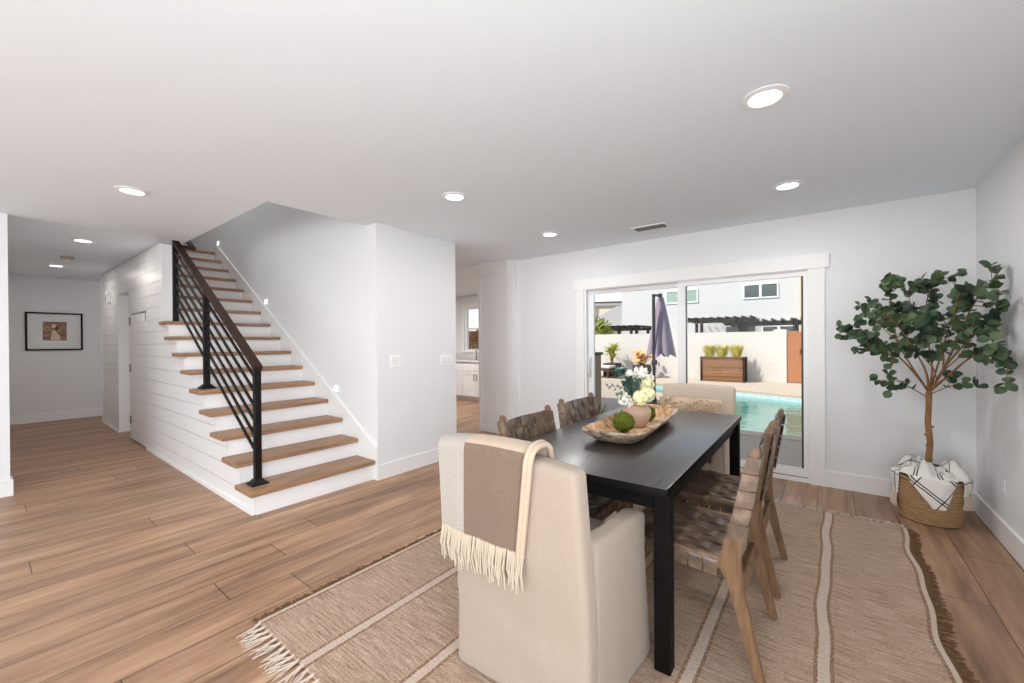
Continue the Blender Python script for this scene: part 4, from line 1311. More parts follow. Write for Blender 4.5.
moss_ball('green moss ball in front of the clay vase', (-0.940, 2.275, BZ), 0.062)
moss_ball('green moss ball half hidden behind the clay vase', (-0.955, 2.72, BZ), 0.052)

# flowers (local origin at vase mouth)
fl = thing('flower_bouquet', 'bouquet of pale hydrangea, white petals and sage leaves in the clay vase', 'flowers', (-0.945, 2.50, BZ + 0.148))
RIGHT = Vector((0.792, 0.61, 0)); FWD = Vector((-0.61, 0.792, 0))
def LV(r, f, z): return RIGHT * r + FWD * f + Vector((0, 0, z))
stems = MB()
def stem(p): stems.tube([(rnd.gauss(0, 0.008), rnd.gauss(0, 0.008), -0.07), tuple(Vector(p) * 0.45 + Vector((0, 0, 0.02))), tuple(p)], 0.0025, 5)
for (c, r, nm, mt, cnt) in ((LV(0.005, -0.055, 0.040), 0.045, 'hydrangea_head', 'hyd', 60), (LV(0.048, -0.04, 0.060), 0.045, 'hydrangea_head', 'hyd', 60), (LV(0.052, -0.02, 0.115), 0.042, 'hydrangea_head', 'hyd', 55)):
    m = MB(); stem(c)
    m.ball(c, r * 0.72, 10, 7)
    for k in range(cnt):
        n = Vector((rnd.gauss(0, 1), rnd.gauss(0, 1), rnd.gauss(0, 1))).normalized()
        p = c + n * r * rnd.uniform(0.75, 1.0)
        tq = Quaternion(n, rnd.uniform(0, 6.28)) @ n.orthogonal().normalized()
        for q in range(4):
            d = Quaternion(n, q * PI / 2) @ tq
            m.leaf(p, d + n * 0.45, n, 0.021, 0.019, 0.2, 2, True)
    m.build(nm, M[mt], fl)
for (c, r) in ((LV(0.035, 0.03, 0.180), 0.040), (LV(0.075, 0.02, 0.160), 0.032), (LV(-0.015, 0.05, 0.165), 0.034), (LV(-0.085, -0.02, 0.030), 0.034), (LV(-0.055, -0.03, 0.005), 0.026)):
    m = MB(); stem(c)
    m.ball(c, r * 0.55, 10, 7)
    for k in range(34):
        n = Vector((rnd.gauss(0, 1), rnd.gauss(0, 1), rnd.gauss(0, 1))).normalized()
        d = Quaternion(n, rnd.uniform(0, 6.28)) @ n.orthogonal().normalized()
        m.leaf(c + n * r * 0.55, d * 0.5 + n, d, r * 0.75, r * 0.62, 0.25, 3, True)
    m.build('white_bloom', M['white_petal'], fl)
m = MB()
for base, d, n in ((LV(-0.03, -0.02, 0.03), LV(-0.32, 0, 0.6), 9), (LV(-0.03, 0, 0.05), LV(-0.2, -0.2, 0.65), 9), (LV(-0.02, -0.03, 0.05), LV(0.0, -0.3, 0.6), 8), (LV(-0.05, -0.02, 0.0), LV(-0.4, 0.0, 0.3), 7)):
    stem(base + d * 0.14)
    for k in range(n):
        p = base + d * 0.16 * (k + 0.5) / n
        for s_ in (-1, 1):
            dd = d + RIGHT * s_ * 0.6 + Vector((0, 0, rnd.gauss(0, 0.3))) + FWD * rnd.gauss(0, 0.4)
            m.leaf(p, dd, -FWD + Vector((rnd.gauss(0, .6), rnd.gauss(0, .6), 0.4)), 0.034, 0.026, 0.1, 4, True)
for k in range(8):   # the trailing sprig on the left
    p = LV(-0.06 - 0.017 * k, 0.0, 0.10 + 0.006 * math.sin(k * 1.3))
    m.leaf(p, LV(-0.6, 0, (-0.8, 0.8)[k % 2]), -FWD, 0.026, 0.014, 0.1, 3)
stems.tube([LV(-0.03, 0, 0.06), LV(-0.10, 0, 0.10), LV(-0.19, 0, 0.105)], 0.0018, 5)
m.build('sage_leaves', M['sage'], fl)
stems.build('stems', M['sage'], fl)

# ------------------------------------------------------------------ basket, blanket, tree
BX, BY = 0.582, 4.19
BSC = 0.77
bs = thing('woven_basket', 'round woven seagrass basket on the floor in the corner', 'basket', (BX, BY, 0))
bs.scale = (BSC, BSC, 0.92)
prof = []
NR = 15
def brad(t): return 0.205 + 0.035 * math.sin(PI * min(1, t * 0.75))
for i in range(NR * 4 + 1):
    t = i / (NR * 4)
    prof.append((brad(t) + 0.006 * math.sin(i * PI / 2), 0.004 + 0.33 * t))
prof = [(0.0001, 0.004)] + prof + [(brad(1) - 0.018, 0.334), (0.19, 0.03), (0.0001, 0.03)]
b = MB(); b.lathe(prof, 72)
for i, p in enumerate(b.v):      # twist of the weave
    r = math.hypot(p[0], p[1])
    if r > 0.1:
        a = math.atan2(p[1], p[0]); row = int(p[2] / 0.022)
        k = 1 + 0.016 * math.sin(a * 36 + (row % 2) * PI)
        b.v[i] = (p[0] * k, p[1] * k, p[2])
b.build('woven_body', M['seagrass'], bs, smooth=60)
m = MB(); m.tube([(0.236 * math.cos(2 * PI * k / 40), 0.236 * math.sin(2 * PI * k / 40), 0.334 + 0.004 * math.sin(k * 2.5)) for k in range(41)], 0.012, 8)
m.build('rim', M['seagrass'], bs)

bl = thing('striped_blanket', 'white blanket with dark stripes draped over the basket rim around the trunk', 'blanket', (BX, BY, 0.314))
bl.scale = (BSC, BSC, 0.9)
def pol(a, r, z): return (r * math.cos(a), r * math.sin(a), z)
va = math.atan2(-BY, -BX)          # direction to the viewer
g = MB()
def top_pile(u, v):
    a = va + (u - 0.5) * 2 * PI * 0.985
    r = 0.075 + 0.175 * v
    z = 0.045 + 0.04 * math.sin(3 * a + 1.2) * math.sin(PI * v) + 0.035 * math.sin(7 * a + 4 * v) * (1 - v) * v * 3 + 0.014 * math.sin(13 * a - 9 * v) * math.sin(PI * v) + 0.025 * (1 - v) - 0.045 * v ** 3 + 0.018
    return pol(a, r, z)
g.grid(top_pile, 72, 12, thick=0.006, uvfn=lambda u, v: (u * 1.5, v * 0.3))
def flap(ac, half, L, tip, skew=0.0):
    def fn(u, v):
        w = half * (1 - v * tip)
        a = ac + (u - 0.5) * 2 * w + skew * v
        d = v * L
        if d < 0.05:
            r = 0.215 + 0.04 * math.sin(d / 0.05 * PI / 2); z = 0.02 + 0.004 * math.cos(d * 30)
        else:
            r = 0.258 + 0.006 * math.sin(u * 9 + v * 4); z = 0.018 - (d - 0.05)
        r = r - 0.02 * max(0, v - 0.6) + 0.008 * math.sin(u * PI * 3) * v
        return pol(a, r, z)
    return fn
def flapuv(u, v):
    s_ = ((u - 0.5) * 1.56 * (1 - 0.8 * v) + 0.22 * v) * 0.25; t_ = v * 0.27
    return (0.02 + t_ * 0.80 - s_ * 0.60, s_ * 0.80 + t_ * 0.60 + 0.11)
g.grid(flap(va + 0.02, 0.78, 0.27, 0.80, 0.22), 22, 22, thick=0.005, uvfn=flapuv)
g.grid(flap(va - 1.22, 0.32, 0.23, 0.35), 14, 18, thick=0.005, uvfn=lambda u, v: (u * 0.2, v * 0.3))
g.grid(flap(va + 1.25, 0.36, 0.17, 0.3), 14, 16, thick=0.005, uvfn=lambda u, v: (u * 0.2, v * 0.25))
g.build('cloth', M['blanket'], bl, smooth=70)
m = MB()
def tassel(a, r, z, L):
    for k in range(5):
        da = rnd.gauss(0, 0.02)
        m.tube([pol(a, r, z), pol(a + da, r + 0.008, z - L * 0.5), pol(a + da * 2, r + rnd.gauss(0.006, 0.006), z - L)], [0.004, 0.004, 0.0025], 4)
for k in range(9): tassel(va - 1.46 + 0.055 * k, 0.26, -0.15, 0.11)
m.build('fringe', M['fringe_w'], bl)
m = MB()
for k in range(10): tassel(va + 0.95 + 0.062 * k, 0.262, -0.09, 0.10)
m.build('fringe', M['fringe_w'], bl)

tr = thing('potted_tree', 'small eucalyptus tree with round leaves rising from the basket', 'plant', (BX, BY, 0.034))
def TL(x, y, z): return Vector((x - BX, y - BY, z - 0.034))
m = MB()
m.lathe([(0.0001, 0), (0.11, 0), (0.135, 0.2), (0.135, 0.215), (0.0001, 0.2)], 24)
m.build('nursery_pot', M['pot'], tr)
fork = TL(0.578, 4.18, 0.92)
m = MB()
m.tube([TL(0.575, 4.18, 0.20), TL(0.575, 4.185, 0.42), TL(0.583, 4.18, 0.56), TL(0.572, 4.185, 0.70), TL(0.576, 4.18, 0.82), fork], [0.019, 0.019, 0.018, 0.0175, 0.017, 0.018], 10)
for z, a in ((0.52, 2.0), (0.66, 0.3), (0.60, 3.6), (0.78, 5.0)):
    p = TL(0.577, 4.182, z); d = Vector((math.cos(a), math.sin(a), 0.5))
    m.tube([p, p + d * 0.028], [0.010, 0.005], 6)
m.build('trunk', M['bark'], tr)
# main branches and their tips in world metres
BR = [
    [(0.578, 4.18, 0.92), (0.50, 4.12, 1.05), (0.40, 4.05, 1.18), (0.28, 4.05, 1.27), (0.18, 4.05, 1.34), (0.115, 4.05, 1.385)],
    [(0.578, 4.18, 0.92), (0.50, 4.20, 1.08), (0.42, 4.22, 1.28), (0.39, 4.25, 1.50), (0.37, 4.22, 1.68), (0.36, 4.15, 1.76)],
    [(0.578, 4.18, 0.92), (0.60, 4.22, 1.10), (0.58, 4.25, 1.32), (0.57, 4.22, 1.55), (0.60, 4.2, 1.70)],
    [(0.578, 4.18, 0.92), (0.64, 4.10, 1.10), (0.70, 4.02, 1.32), (0.75, 3.96, 1.52), (0.80, 3.88, 1.64), (0.835, 3.83, 1.71)],
    [(0.578, 4.18, 0.92), (0.66, 4.08, 1.05), (0.74, 3.95, 1.18), (0.80, 3.82, 1.22), (0.825, 3.70, 1.20), (0.83, 3.63, 1.16)],
    [(0.578, 4.18, 0.92), (0.62, 4.02, 1.08), (0.60, 3.88, 1.24), (0.56, 3.80, 1.36), (0.52, 3.74, 1.44)],
    [(0.578, 4.18, 0.92), (0.54, 4.02, 1.08), (0.46, 3.92, 1.25), (0.38, 3.86, 1.40), (0.30, 3.84, 1.50)],
    [(0.578, 4.18, 0.92), (0.64, 4.28, 1.12), (0.70, 4.36, 1.35), (0.74, 4.38, 1.52)],
    [(0.578, 4.18, 0.92), (0.66, 4.14, 1.12), (0.76, 4.08, 1.30), (0.82, 3.95, 1.40), (0.83, 3.85, 1.44)],
]
TW = [
    [(0.572, 4.18, 0.88), (0.48, 4.12, 0.95), (0.40, 4.08, 1.01), (0.35, 4.04, 1.05)],
    [(0.578, 4.18, 0.90), (0.66, 4.10, 0.97), (0.72, 4.02, 1.01), (0.77, 3.95, 1.00)],
    [(0.42, 4.22, 1.28), (0.33, 4.25, 1.40), (0.25, 4.27, 1.52), (0.20, 4.27, 1.58)],
    [(0.58, 4.25, 1.32), (0.50, 4.15, 1.46), (0.46, 4.05, 1.60), (0.43, 4.0, 1.68)],
    [(0.70, 4.02, 1.32), (0.66, 3.92, 1.44), (0.66, 3.84, 1.56), (0.68, 3.78, 1.63)],
    [(0.60, 4.06, 1.02), (0.56, 3.96, 1.14), (0.52, 3.90, 1.22), (0.47, 3.84, 1.27)],
    [(0.62, 4.02, 1.08), (0.68, 3.92, 1.18), (0.70, 3.84, 1.27), (0.72, 3.78, 1.34)],
    [(0.60, 4.22, 1.10), (0.52, 4.2, 1.22), (0.46, 4.2, 1.34), (0.42, 4.18, 1.42)],
    [(0.40, 4.05, 1.18), (0.30, 3.98, 1.20), (0.22, 3.95, 1.22)],
    [(0.75, 3.96, 1.52), (0.80, 3.86, 1.50), (0.83, 3.78, 1.48)],
]
m = MB(); lf = MB(); rl2 = random.Random(21)
def cr(P, n=18):
    P = [Vector(p) for p in P]; Q = [P[0]] + P + [P[-1]]; out = []
    for i in range(1, len(Q) - 2):
        for k in range(6):
            t = k / 6
            a, b, c, d = Q[i - 1], Q[i], Q[i + 1], Q[i + 2]
            out.append(0.5 * ((2 * b) + (c - a) * t + (2 * a - 5 * b + 4 * c - d) * t * t + (3 * b - a - 3 * c + d) * t ** 3))
    out.append(P[-1])
    return out
def put_leaf(p, d, big):
    nrm = Vector((rl2.gauss(-0.25, 0.5), rl2.gauss(-0.7, 0.5), rl2.gauss(0.55, 0.5)))
    L = rl2.uniform(0.042, 0.064) * big
    e = p + d.normalized() * L
    if e.x > 0.87 - 0.01 or e.y > 4.56: return
    lf.leaf(TL(*p), d, nrm, L, L * rl2.uniform(0.85, 1.0), rl2.uniform(-0.05, 0.18), 5, True)
allbr = [(b, 0.0105, 0.003) for b in BR] + [(b, 0.005, 0.002) for b in TW]
for P, r0, r1 in allbr:
    pts = cr(P)
    n = len(pts)
    m.tube([TL(*p) for p in pts], [r0 + (r1 - r0) * (i / (n - 1)) ** 0.4 for i in range(n)], 6)
    start = 0.42 if r0 > 0.008 else 0.30
    for i, p in enumerate(pts):
        f = i / (n - 1)
        if f < start or (r0 < 0.008 and i % 2): continue
        tdir = (pts[min(i + 1, n - 1)] - pts[max(i - 1, 0)]).normalized()
        for s in ((-1, 1) if i % 2 else (1,)):
            side = Quaternion(tdir, rl2.uniform(0, 2 * PI)) @ tdir.orthogonal().normalized()
            put_leaf(p, side + tdir * rl2.uniform(0.0, 0.7), 1.05)
        # short side twig with pairs of leaves
        if rl2.random() < 0.36 and f < 0.97:
            side = (Quaternion(tdir, rl2.uniform(0, 2 * PI)) @ tdir.orthogonal().normalized() + tdir * 0.7 + Vector((0, 0, 0.25))).normalized()
            L = rl2.uniform(0.09, 0.17)
            q = p + side * L
            if q.x < 0.83 and q.y < 4.5:
                m.tube([TL(*p), TL(*(p + side * L * 0.5 + Vector((0, 0, 0.008)))), TL(*q)], [0.0028, 0.0022, 0.0015], 5)
                for t in (0.35, 0.6, 0.85, 1.0):
                    for s in (-1, 1):
                        sd_ = Quaternion(side, rl2.uniform(0, 2 * PI)) @ side.orthogonal().normalized()
                        put_leaf(p + side * L * t, sd_ + side * rl2.uniform(0.2, 0.8), 0.95)
    put_leaf(pts[-1], pts[-1] - pts[-2], 0.9)
m.build('branches', M['bark'], tr)
lf.build('foliage', M['leaf'], tr, smooth=80)

# ================================================================== outdoors
G = -0.08
# pool outline, seen from above
POOL = [(2.6, 7.6), (0.6, 7.25), (-0.6, 7.12), (-1.6, 7.2), (-2.3, 7.9), (-2.36, 9.0), (-2.55, 10.0), (-3.5, 11.0), (-4.6, 11.9), (-4.95, 12.8), (-4.4, 13.35), (-3.3, 13.1), (-2.06, 12.85), (-0.5, 12.25), (1.2, 11.6), (2.6, 11.0)]
def smooth_loop(P, k=4):
    P = [Vector((x, y, 0)) for x, y in P]; n = len(P); out = []
    for i in range(n):
        a, b, c, d = P[i - 1], P[i], P[(i + 1) % n], P[(i + 2) % n]
        for j in range(k):
            t = j / k
            out.append(0.5 * ((2 * b) + (c - a) * t + (2 * a - 5 * b + 4 * c - d) * t * t + (3 * b - a - 3 * c + d) * t ** 3))
    return [(p.x, p.y) for p in out]
PL = smooth_loop(POOL)
def offs(P, d):
    n = len(P); out = []
    for i in range(n):
        a = Vector(P[i - 1]); b = Vector(P[(i + 1) % n])
        t = (b - a).normalized(); nn = Vector((t.y, -t.x))
        out.append((P[i][0] + nn.x * d, P[i][1] + nn.y * d))
    return out
area = sum(PL[i - 1][0] * PL[i][1] - PL[i][0] * PL[i - 1][1] for i in range(len(PL)))
SG = 1 if area > 0 else -1
OUT = offs(PL, 0.30 * SG)
def fill_with_hole(outer, hole, z, name, mat):
    b = bmesh.new()
    def loop(P):
        vs_ = [b.verts.new((x, y, z)) for x, y in P]
        return [b.edges.new((vs_[i - 1], vs_[i])) for i in range(len(vs_))]
    ed = loop(outer) + (loop(hole) if hole else [])
    bmesh.ops.triangle_fill(b, use_beauty=True, edges=ed)
    m = MB().bm(b)
    return m.build(name, mat, smooth=0)
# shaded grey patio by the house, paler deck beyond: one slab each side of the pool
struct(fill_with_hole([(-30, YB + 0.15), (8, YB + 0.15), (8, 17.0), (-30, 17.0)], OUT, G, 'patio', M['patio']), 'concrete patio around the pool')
pool = thing('swimming_pool', 'turquoise swimming pool with pale tiled edge beyond the patio door', 'pool', (0, 0, 0))
c = MB(); n = len(PL)
vs_ = []; 
for (P, z) in ((OUT, G - 0.10), (OUT, G + 0.012), (PL, G + 0.012), (PL, G - 0.06)):
    vs_ += [(x, y, z) for x, y in P]
fs = []
for k in range(3):
    for i in range(n): fs.append((k * n + i, k * n + (i + 1) % n, (k + 1) * n + (i + 1) % n, (k + 1) * n + i))
c.add(vs_, fs).build('coping', M['deckc'], pool)
tl = MB(); INN = offs(PL, -0.004 * SG)
per = [0.0]
for i in range(n): per.append(per[-1] + (Vector(PL[(i + 1) % n]) - Vector(PL[i])).length)
tl.grid(lambda u, v: (INN[round(u * n) % n][0], INN[round(u * n) % n][1], G - 0.055 - 0.17 * v), n, 1, uvfn=lambda u, v: (per[round(u * n)], v * 0.17))
tl.build('waterline_tile', M['tile'], pool, smooth=0)
bs_ = MB()
vs_ = [(x, y, G - 0.20) for x, y in offs(PL, -0.002 * SG)] + [(x, y, -1.45) for x, y in offs(PL, -0.35 * SG)]
fs = [(i, (i + 1) % n, n + (i + 1) % n, n + i) for i in range(n)]
fs.append(tuple(range(n, 2 * n)))
bs_.add(vs_, fs).build('basin', M['plaster'], pool, smooth=0)
bs_ = MB()
for k in range(3): bs_.box(-0.9, 0.9, 11.9 - 0.3 * k - 0.3, 12.6, -1.3, -0.45 - 0.22 * k)
bs_.build('steps', M['plaster'], pool, smooth=0)
WL = -0.235
b = bmesh.new()
vv = [b.verts.new((x, y, WL)) for x, y in offs(PL, -0.006 * SG)]
b.faces.new(vv)
bmesh.ops.triangulate(b, faces=b.faces[:])
MB().bm(b).build('water', M['water'], pool, smooth=0)

# pale deck strip along the garden wall
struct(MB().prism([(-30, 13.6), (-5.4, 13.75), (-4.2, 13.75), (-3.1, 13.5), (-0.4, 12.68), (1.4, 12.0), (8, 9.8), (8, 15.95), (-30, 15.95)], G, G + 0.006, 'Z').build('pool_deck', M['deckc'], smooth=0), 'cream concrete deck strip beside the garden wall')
GW = 16.0
gw = MB(); gw.box(-30, -1.40, GW, GW + 0.2, G, 1.60).box(-1.42, -1.06, GW - 0.06, GW + 0.26, G, 1.66).box(-0.60, 8, GW, GW + 0.2, G, 1.60)
struct(gw.build('wall_garden', M['stucco'], smooth=0), 'white stucco garden wall behind the pool')
gt = thing('garden_gate', 'orange cedar slat gate at the right end of the garden wall', 'gate', (-0.83, GW - 0.02, G))
MB().box(-0.215, 0.215, 0, 0.03, 0.03, 1.67).build('slat_panel', M['gate'], gt, smooth=0)
MB().box(-0.215, -0.17, 0.031, 0.08, 0.02, 1.68).box(0.17, 0.215, 0.031, 0.08, 0.02, 1.68).build('gate_frame', M['gate'], gt, smooth=0)
MB().rbox(0.12, 0.16, -0.03, -0.001, 0.95, 1.08, 0.004, 1).build('latch', M['black'], gt)

pb = thing('planter_box', 'long dark wood slatted planter box against the garden wall', 'planter', (-2.82, 15.45, G + 0.006))
MB().box(-0.62, 0.62, -0.25, 0.25, 0.02, 0.80).build('slat_sides', M['planter'], pb, smooth=0)
for x in (-0.645, 0.645):
    for y in (-0.25, 0.25):
        MB().rbox(x - 0.025, x + 0.025, y - 0.04, y + 0.04, 0, 0.84, 0.004, 1).build('corner_post', M['dark_wood'], pb)
MB().box(-0.60, 0.60, -0.29, -0.251, 0.785, 0.815).box(-0.60, 0.60, 0.251, 0.29, 0.785, 0.815).build('top_rail', M['planter'], pb, smooth=0)
MB().box(-0.60, 0.60, -0.245, 0.245, 0.80, 0.812).build('soil', M['pot'], pb, smooth=0)
def blade_plant(name, label, cat, loc, n, Hh, spread, mat, W=0.06, group=None, seed=1):
    t = thing(name, label, cat, loc, 0, group)
    r2 = random.Random(seed); m = MB()
    for k in range(n):
        a = r2.uniform(0, 2 * PI); s = r2.uniform(0.05, spread)
        d = Vector((math.cos(a) * s, math.sin(a) * s, 1))
        rb = r2.uniform(0.02, 0.14)
        m.leaf((math.cos(a) * rb, math.sin(a) * rb, 0), d, Vector((math.cos(a), math.sin(a), 0.2)) * -1, Hh * r2.uniform(0.65, 1.0), W, r2.uniform(0.0, 0.25), 5)
    m.build('leaves', mat, t)
    return t
for i, (x, lab) in enumerate(((-3.24, 'yellow green spiky plant at the left of the slatted planter'), (-2.86, 'yellow green spiky plant in the middle of the slatted planter'), (-2.42, 'yellow green spiky plant at the right of the slatted planter'))):
    blade_plant('spiky_plant', lab, 'plant', (x, 15.45, G + 0.82), 80, 0.50, 0.42, M['agave'], 0.05, 'spiky plants in the planter box', 11 + i)

# umbrella
um = thing('patio_umbrella', 'closed mauve patio umbrella on a dark pole by the pool', 'umbrella', (-2.94, 9.2, G))
ux, uy = -0.05, -0.28
MB().rbox(ux - 0.26, ux + 0.26, uy - 0.26, uy + 0.26, 0, 0.07, 0.02, 2).lathe([(0.07, 0.07), (0.06, 0.12), (0.04, 0.16), (0.04, 0.34), (0.0001, 0.34)], 16, (ux, uy, 0)).build('base', M['umbpole'], um)
MB().tube([(ux, uy, 0.1), (ux, uy, 2.40)], 0.034, 10).bar((ux, uy, 2.37), (0.02, 0, 2.40), 0.04, 0.05).build('pole', M['umbpole'], um)
MB().rbox(ux - 0.04, ux + 0.06, uy - 0.045, uy + 0.045, 0.86, 0.98, 0.01, 2).tube([(ux + 0.05, uy, 0.92), (ux + 0.11, uy, 0.92), (ux + 0.11, uy, 0.84)], 0.012, 6).build('crank', M['umbpole'], um)
c = MB(); NF = 8
def can(u, v):
    a = u * 2 * PI
    t = v
    R = 0.055 + 0.22 * t ** 0.8
    R *= 1 + (0.34 * t) * math.cos(a * NF) * (0.6 + 0.4 * math.sin(a * 3))
    z = 2.36 - 1.28 * t - 0.05 * math.cos(a * NF) * t
    return (0.01 + R * math.cos(a), R * math.sin(a) * 0.9, z)
c.grid(can, 96, 18); c.build('canopy', M['umb'], um, smooth=60)
MB().lathe([(0.0001, 2.44), (0.05, 2.43), (0.05, 2.36), (0.0001, 2.36)][::-1], 12).build('cap', M['umbpole'], um)

# lounge chair, pots at the left
lg = thing('lounge_chair', 'dark wicker lounge chair with cream cushions on the pool deck', 'lounge chair', (-7.35, 14.6, G + 0.006))
MB().rbox(-0.5, 0.9, -0.32, 0.32, 0.28, 0.36, 0.02, 2).build('seat_frame', M['wicker'], lg)
for x in (-0.46, 0.84):
    for y in (-0.28, 0.28): MB().rbox(x - 0.03, x + 0.03, y - 0.03, y + 0.03, 0, 0.28, 0.004, 1).build('leg', M['wicker'], lg)
MB().rbox(-0.42, 0.9, -0.29, 0.29, 0.361, 0.46, 0.03, 3).build('seat_cushion', M['cushion'], lg)
MB().rbox(-0.05, 0.03, -0.32, 0.32, 0.0, 0.75, 0.02, 2, M_=Matrix.Translation((-0.42, 0, 0.33)) @ Matrix.Rotation(-0.35, 4, 'Y')).build('back_frame', M['wicker'], lg)
MB().rbox(0.035, 0.12, -0.29, 0.29, 0.08, 0.70, 0.03, 3, M_=Matrix.Translation((-0.42, 0, 0.33)) @ Matrix.Rotation(-0.35, 4, 'Y')).build('back_cushion', M['cushion'], lg)
def pot_thing(name, label, loc, r0, r1, h, square=False):
    t = thing(name, label, 'plant pot', loc)
    m = MB()
    if square: m.rbox(-r1, r1, -r1, r1, 0, h, 0.015, 2)
    else: m.lathe([(0.0001, 0), (r0, 0), (r1 * 1.05, h * 0.6), (r1, h), (r1 - 0.03, h), (r1 - 0.03, h - 0.05), (0.0001, h - 0.05)], 24)
    m.build('pot_body', M['pot'], t)
    MB().lathe([(0.0001, h - 0.002), (r1 - 0.035, h - 0.002), (r1 - 0.035, h + 0.008), (0.0001, h + 0.014)], 20).build('soil', M['wicker'], t)
pot_thing('plant_pot', 'dark square pot under the yucca by the garden wall', (-6.80, 15.35, G + 0.006), 0.25, 0.27, 0.52, True)
yc = thing('yucca_plant', 'yellow green yucca with drooping blades in the square pot', 'plant', (-6.80, 15.35, G + 0.53))
m = MB()
m.tube([(0.0, 0, 0), (0.02, 0.0, 0.25), (0.06, 0, 0.5)], [0.05, 0.04, 0.035], 8).tube([(-0.05, 0.05, 0), (-0.08, 0.04, 0.35)], [0.04, 0.03], 8)
m.build('trunk', M['bark'], yc)
m = MB(); r2 = random.Random(4)
for c0, n_, L0 in (((0.06, 0, 0.5), 60, 0.42), ((-0.1, 0.04, 0.33), 44, 0.42), ((0.1, -0.05, 0.2), 24, 0.36)):
    for k in range(n_):
        a = r2.uniform(0, 2 * PI); e = r2.uniform(-0.1, 1.2)
        m.leaf(c0, (math.cos(a) * math.cos(e), math.sin(a) * math.cos(e), math.sin(e) + 0.1), Vector((-math.cos(a) * math.sin(e), -math.sin(a) * math.sin(e), math.cos(e))), L0 * r2.uniform(0.7, 1.1), 0.06, r2.uniform(0.1, 0.4), 5)
m.build('leaves', M['yucca'], yc)
pot_thing('flower_pot', 'dark round pot holding the peach flowers by the garden wall', (-5.55, 15.2, G + 0.006), 0.22, 0.34, 0.48)
pfw = thing('peach_flowers', 'peach coloured flowering plant in the dark round pot', 'plant', (-5.55, 15.2, G + 0.49))
m = MB(); m2 = MB(); r2 = random.Random(9)
for k in range(46):
    p = Vector((r2.gauss(0, 0.17), r2.gauss(0, 0.14), 0.30 + r2.gauss(0, 0.13)))
    p.z = max(0.08, p.z)
    m2.tube([(p.x * 0.2, p.y * 0.2, 0), p], 0.008, 4)
    for q in range(7):
        a = q * 2 * PI / 7
        m.leaf(p, (math.cos(a), math.sin(a) - 0.4, 0.5 + 0.6 * math.sin(a)), (0, -1, 0.4), 0.10, 0.08, 0.2, 3, True)
    m2.leaf(p * 0.7, (r2.gauss(0, 1), r2.gauss(0, 1), 0.2), (0, 0, 1), 0.12, 0.06, 0.2, 3)
m.build('petals', M['peach'], pfw); m2.build('stems', M['bush'], pfw)
bp = thing('succulent_shrub', 'low blue green shrub beside the flower pot on the deck', 'plant', (-6.15, 14.6, G + 0.006))
m = MB(); r2 = random.Random(5)
for k in range(150):
    a = r2.uniform(0, 2 * PI); e = r2.uniform(0.05, 1.4); R = r2.uniform(0.2, 0.42)
    m.leaf((math.cos(a) * math.cos(e) * R * 0.6, math.sin(a) * math.cos(e) * R * 0.6, math.sin(e) * R * 0.9), (math.cos(a), math.sin(a), math.sin(e)), (0, 0, 1), 0.17, 0.08, 0.2, 4, True)
m.build('leaves', M['blueleaf'], bp)
bc = thing('outdoor_counter', 'grey brown outdoor counter seen at the left edge of the patio door', 'counter', (-3.62, 6.6, G))
MB().box(-0.20, 0.36, -0.28, 0.28, 0, 1.14).build('base', M['counter_side'], bc, smooth=0)
MB().rbox(-0.22, 0.38, -0.33, 0.33, 1.141, 1.19, 0.006, 1).build('counter_slab', M['fascia'], bc)
gp = blade_plant('strap_leaf_plant', 'green strap leaved plant growing outside the left door edge', 'plant', (-2.62, 5.25, G), 30, 0.62, 0.6, M['bush'], 0.05, None, 8)

sf = thing('side_fence', 'brown board fence seen through the kitchen window', 'fence', (-10.0, 9.8, G))
MB().box(-4.0, 3.2, 0, 0.04, 0, 1.75).build('boards', M['planter'], sf, smooth=0)
for x in (-3.0, -1.0, 1.0, 3.0): MB().box(x - 0.05, x + 0.05, 0.041, 0.13, 0, 1.85).build('post', M['planter'], sf, smooth=0)
stree = thing('side_tree', 'dark green bush seen through the kitchen window', 'plant', (-9.6, 9.0, G))
m = MB(); m.tube([(0, 0, 0), (0.03, 0, 0.9), (0.0, 0, 1.6)], [0.05, 0.04, 0.03], 8); m.build('trunk', M['bark'], stree)
m = MB(); r2 = random.Random(15)
for k in range(600):
    n_ = Vector((r2.gauss(0, 1), r2.gauss(0, 1), r2.gauss(0, 1))).normalized()
    p = Vector((n_.x * 0.7, n_.y * 0.5, n_.z * 0.8)) * r2.uniform(0.5, 1.0) + Vector((0, 0, 2.0))
    m.leaf(p, n_ + Vector((r2.gauss(0, .5), r2.gauss(0, .5), r2.gauss(0, .5))), n_, 0.16, 0.08, 0.3, 3)
m.build('foliage', M['leaf'], stree)

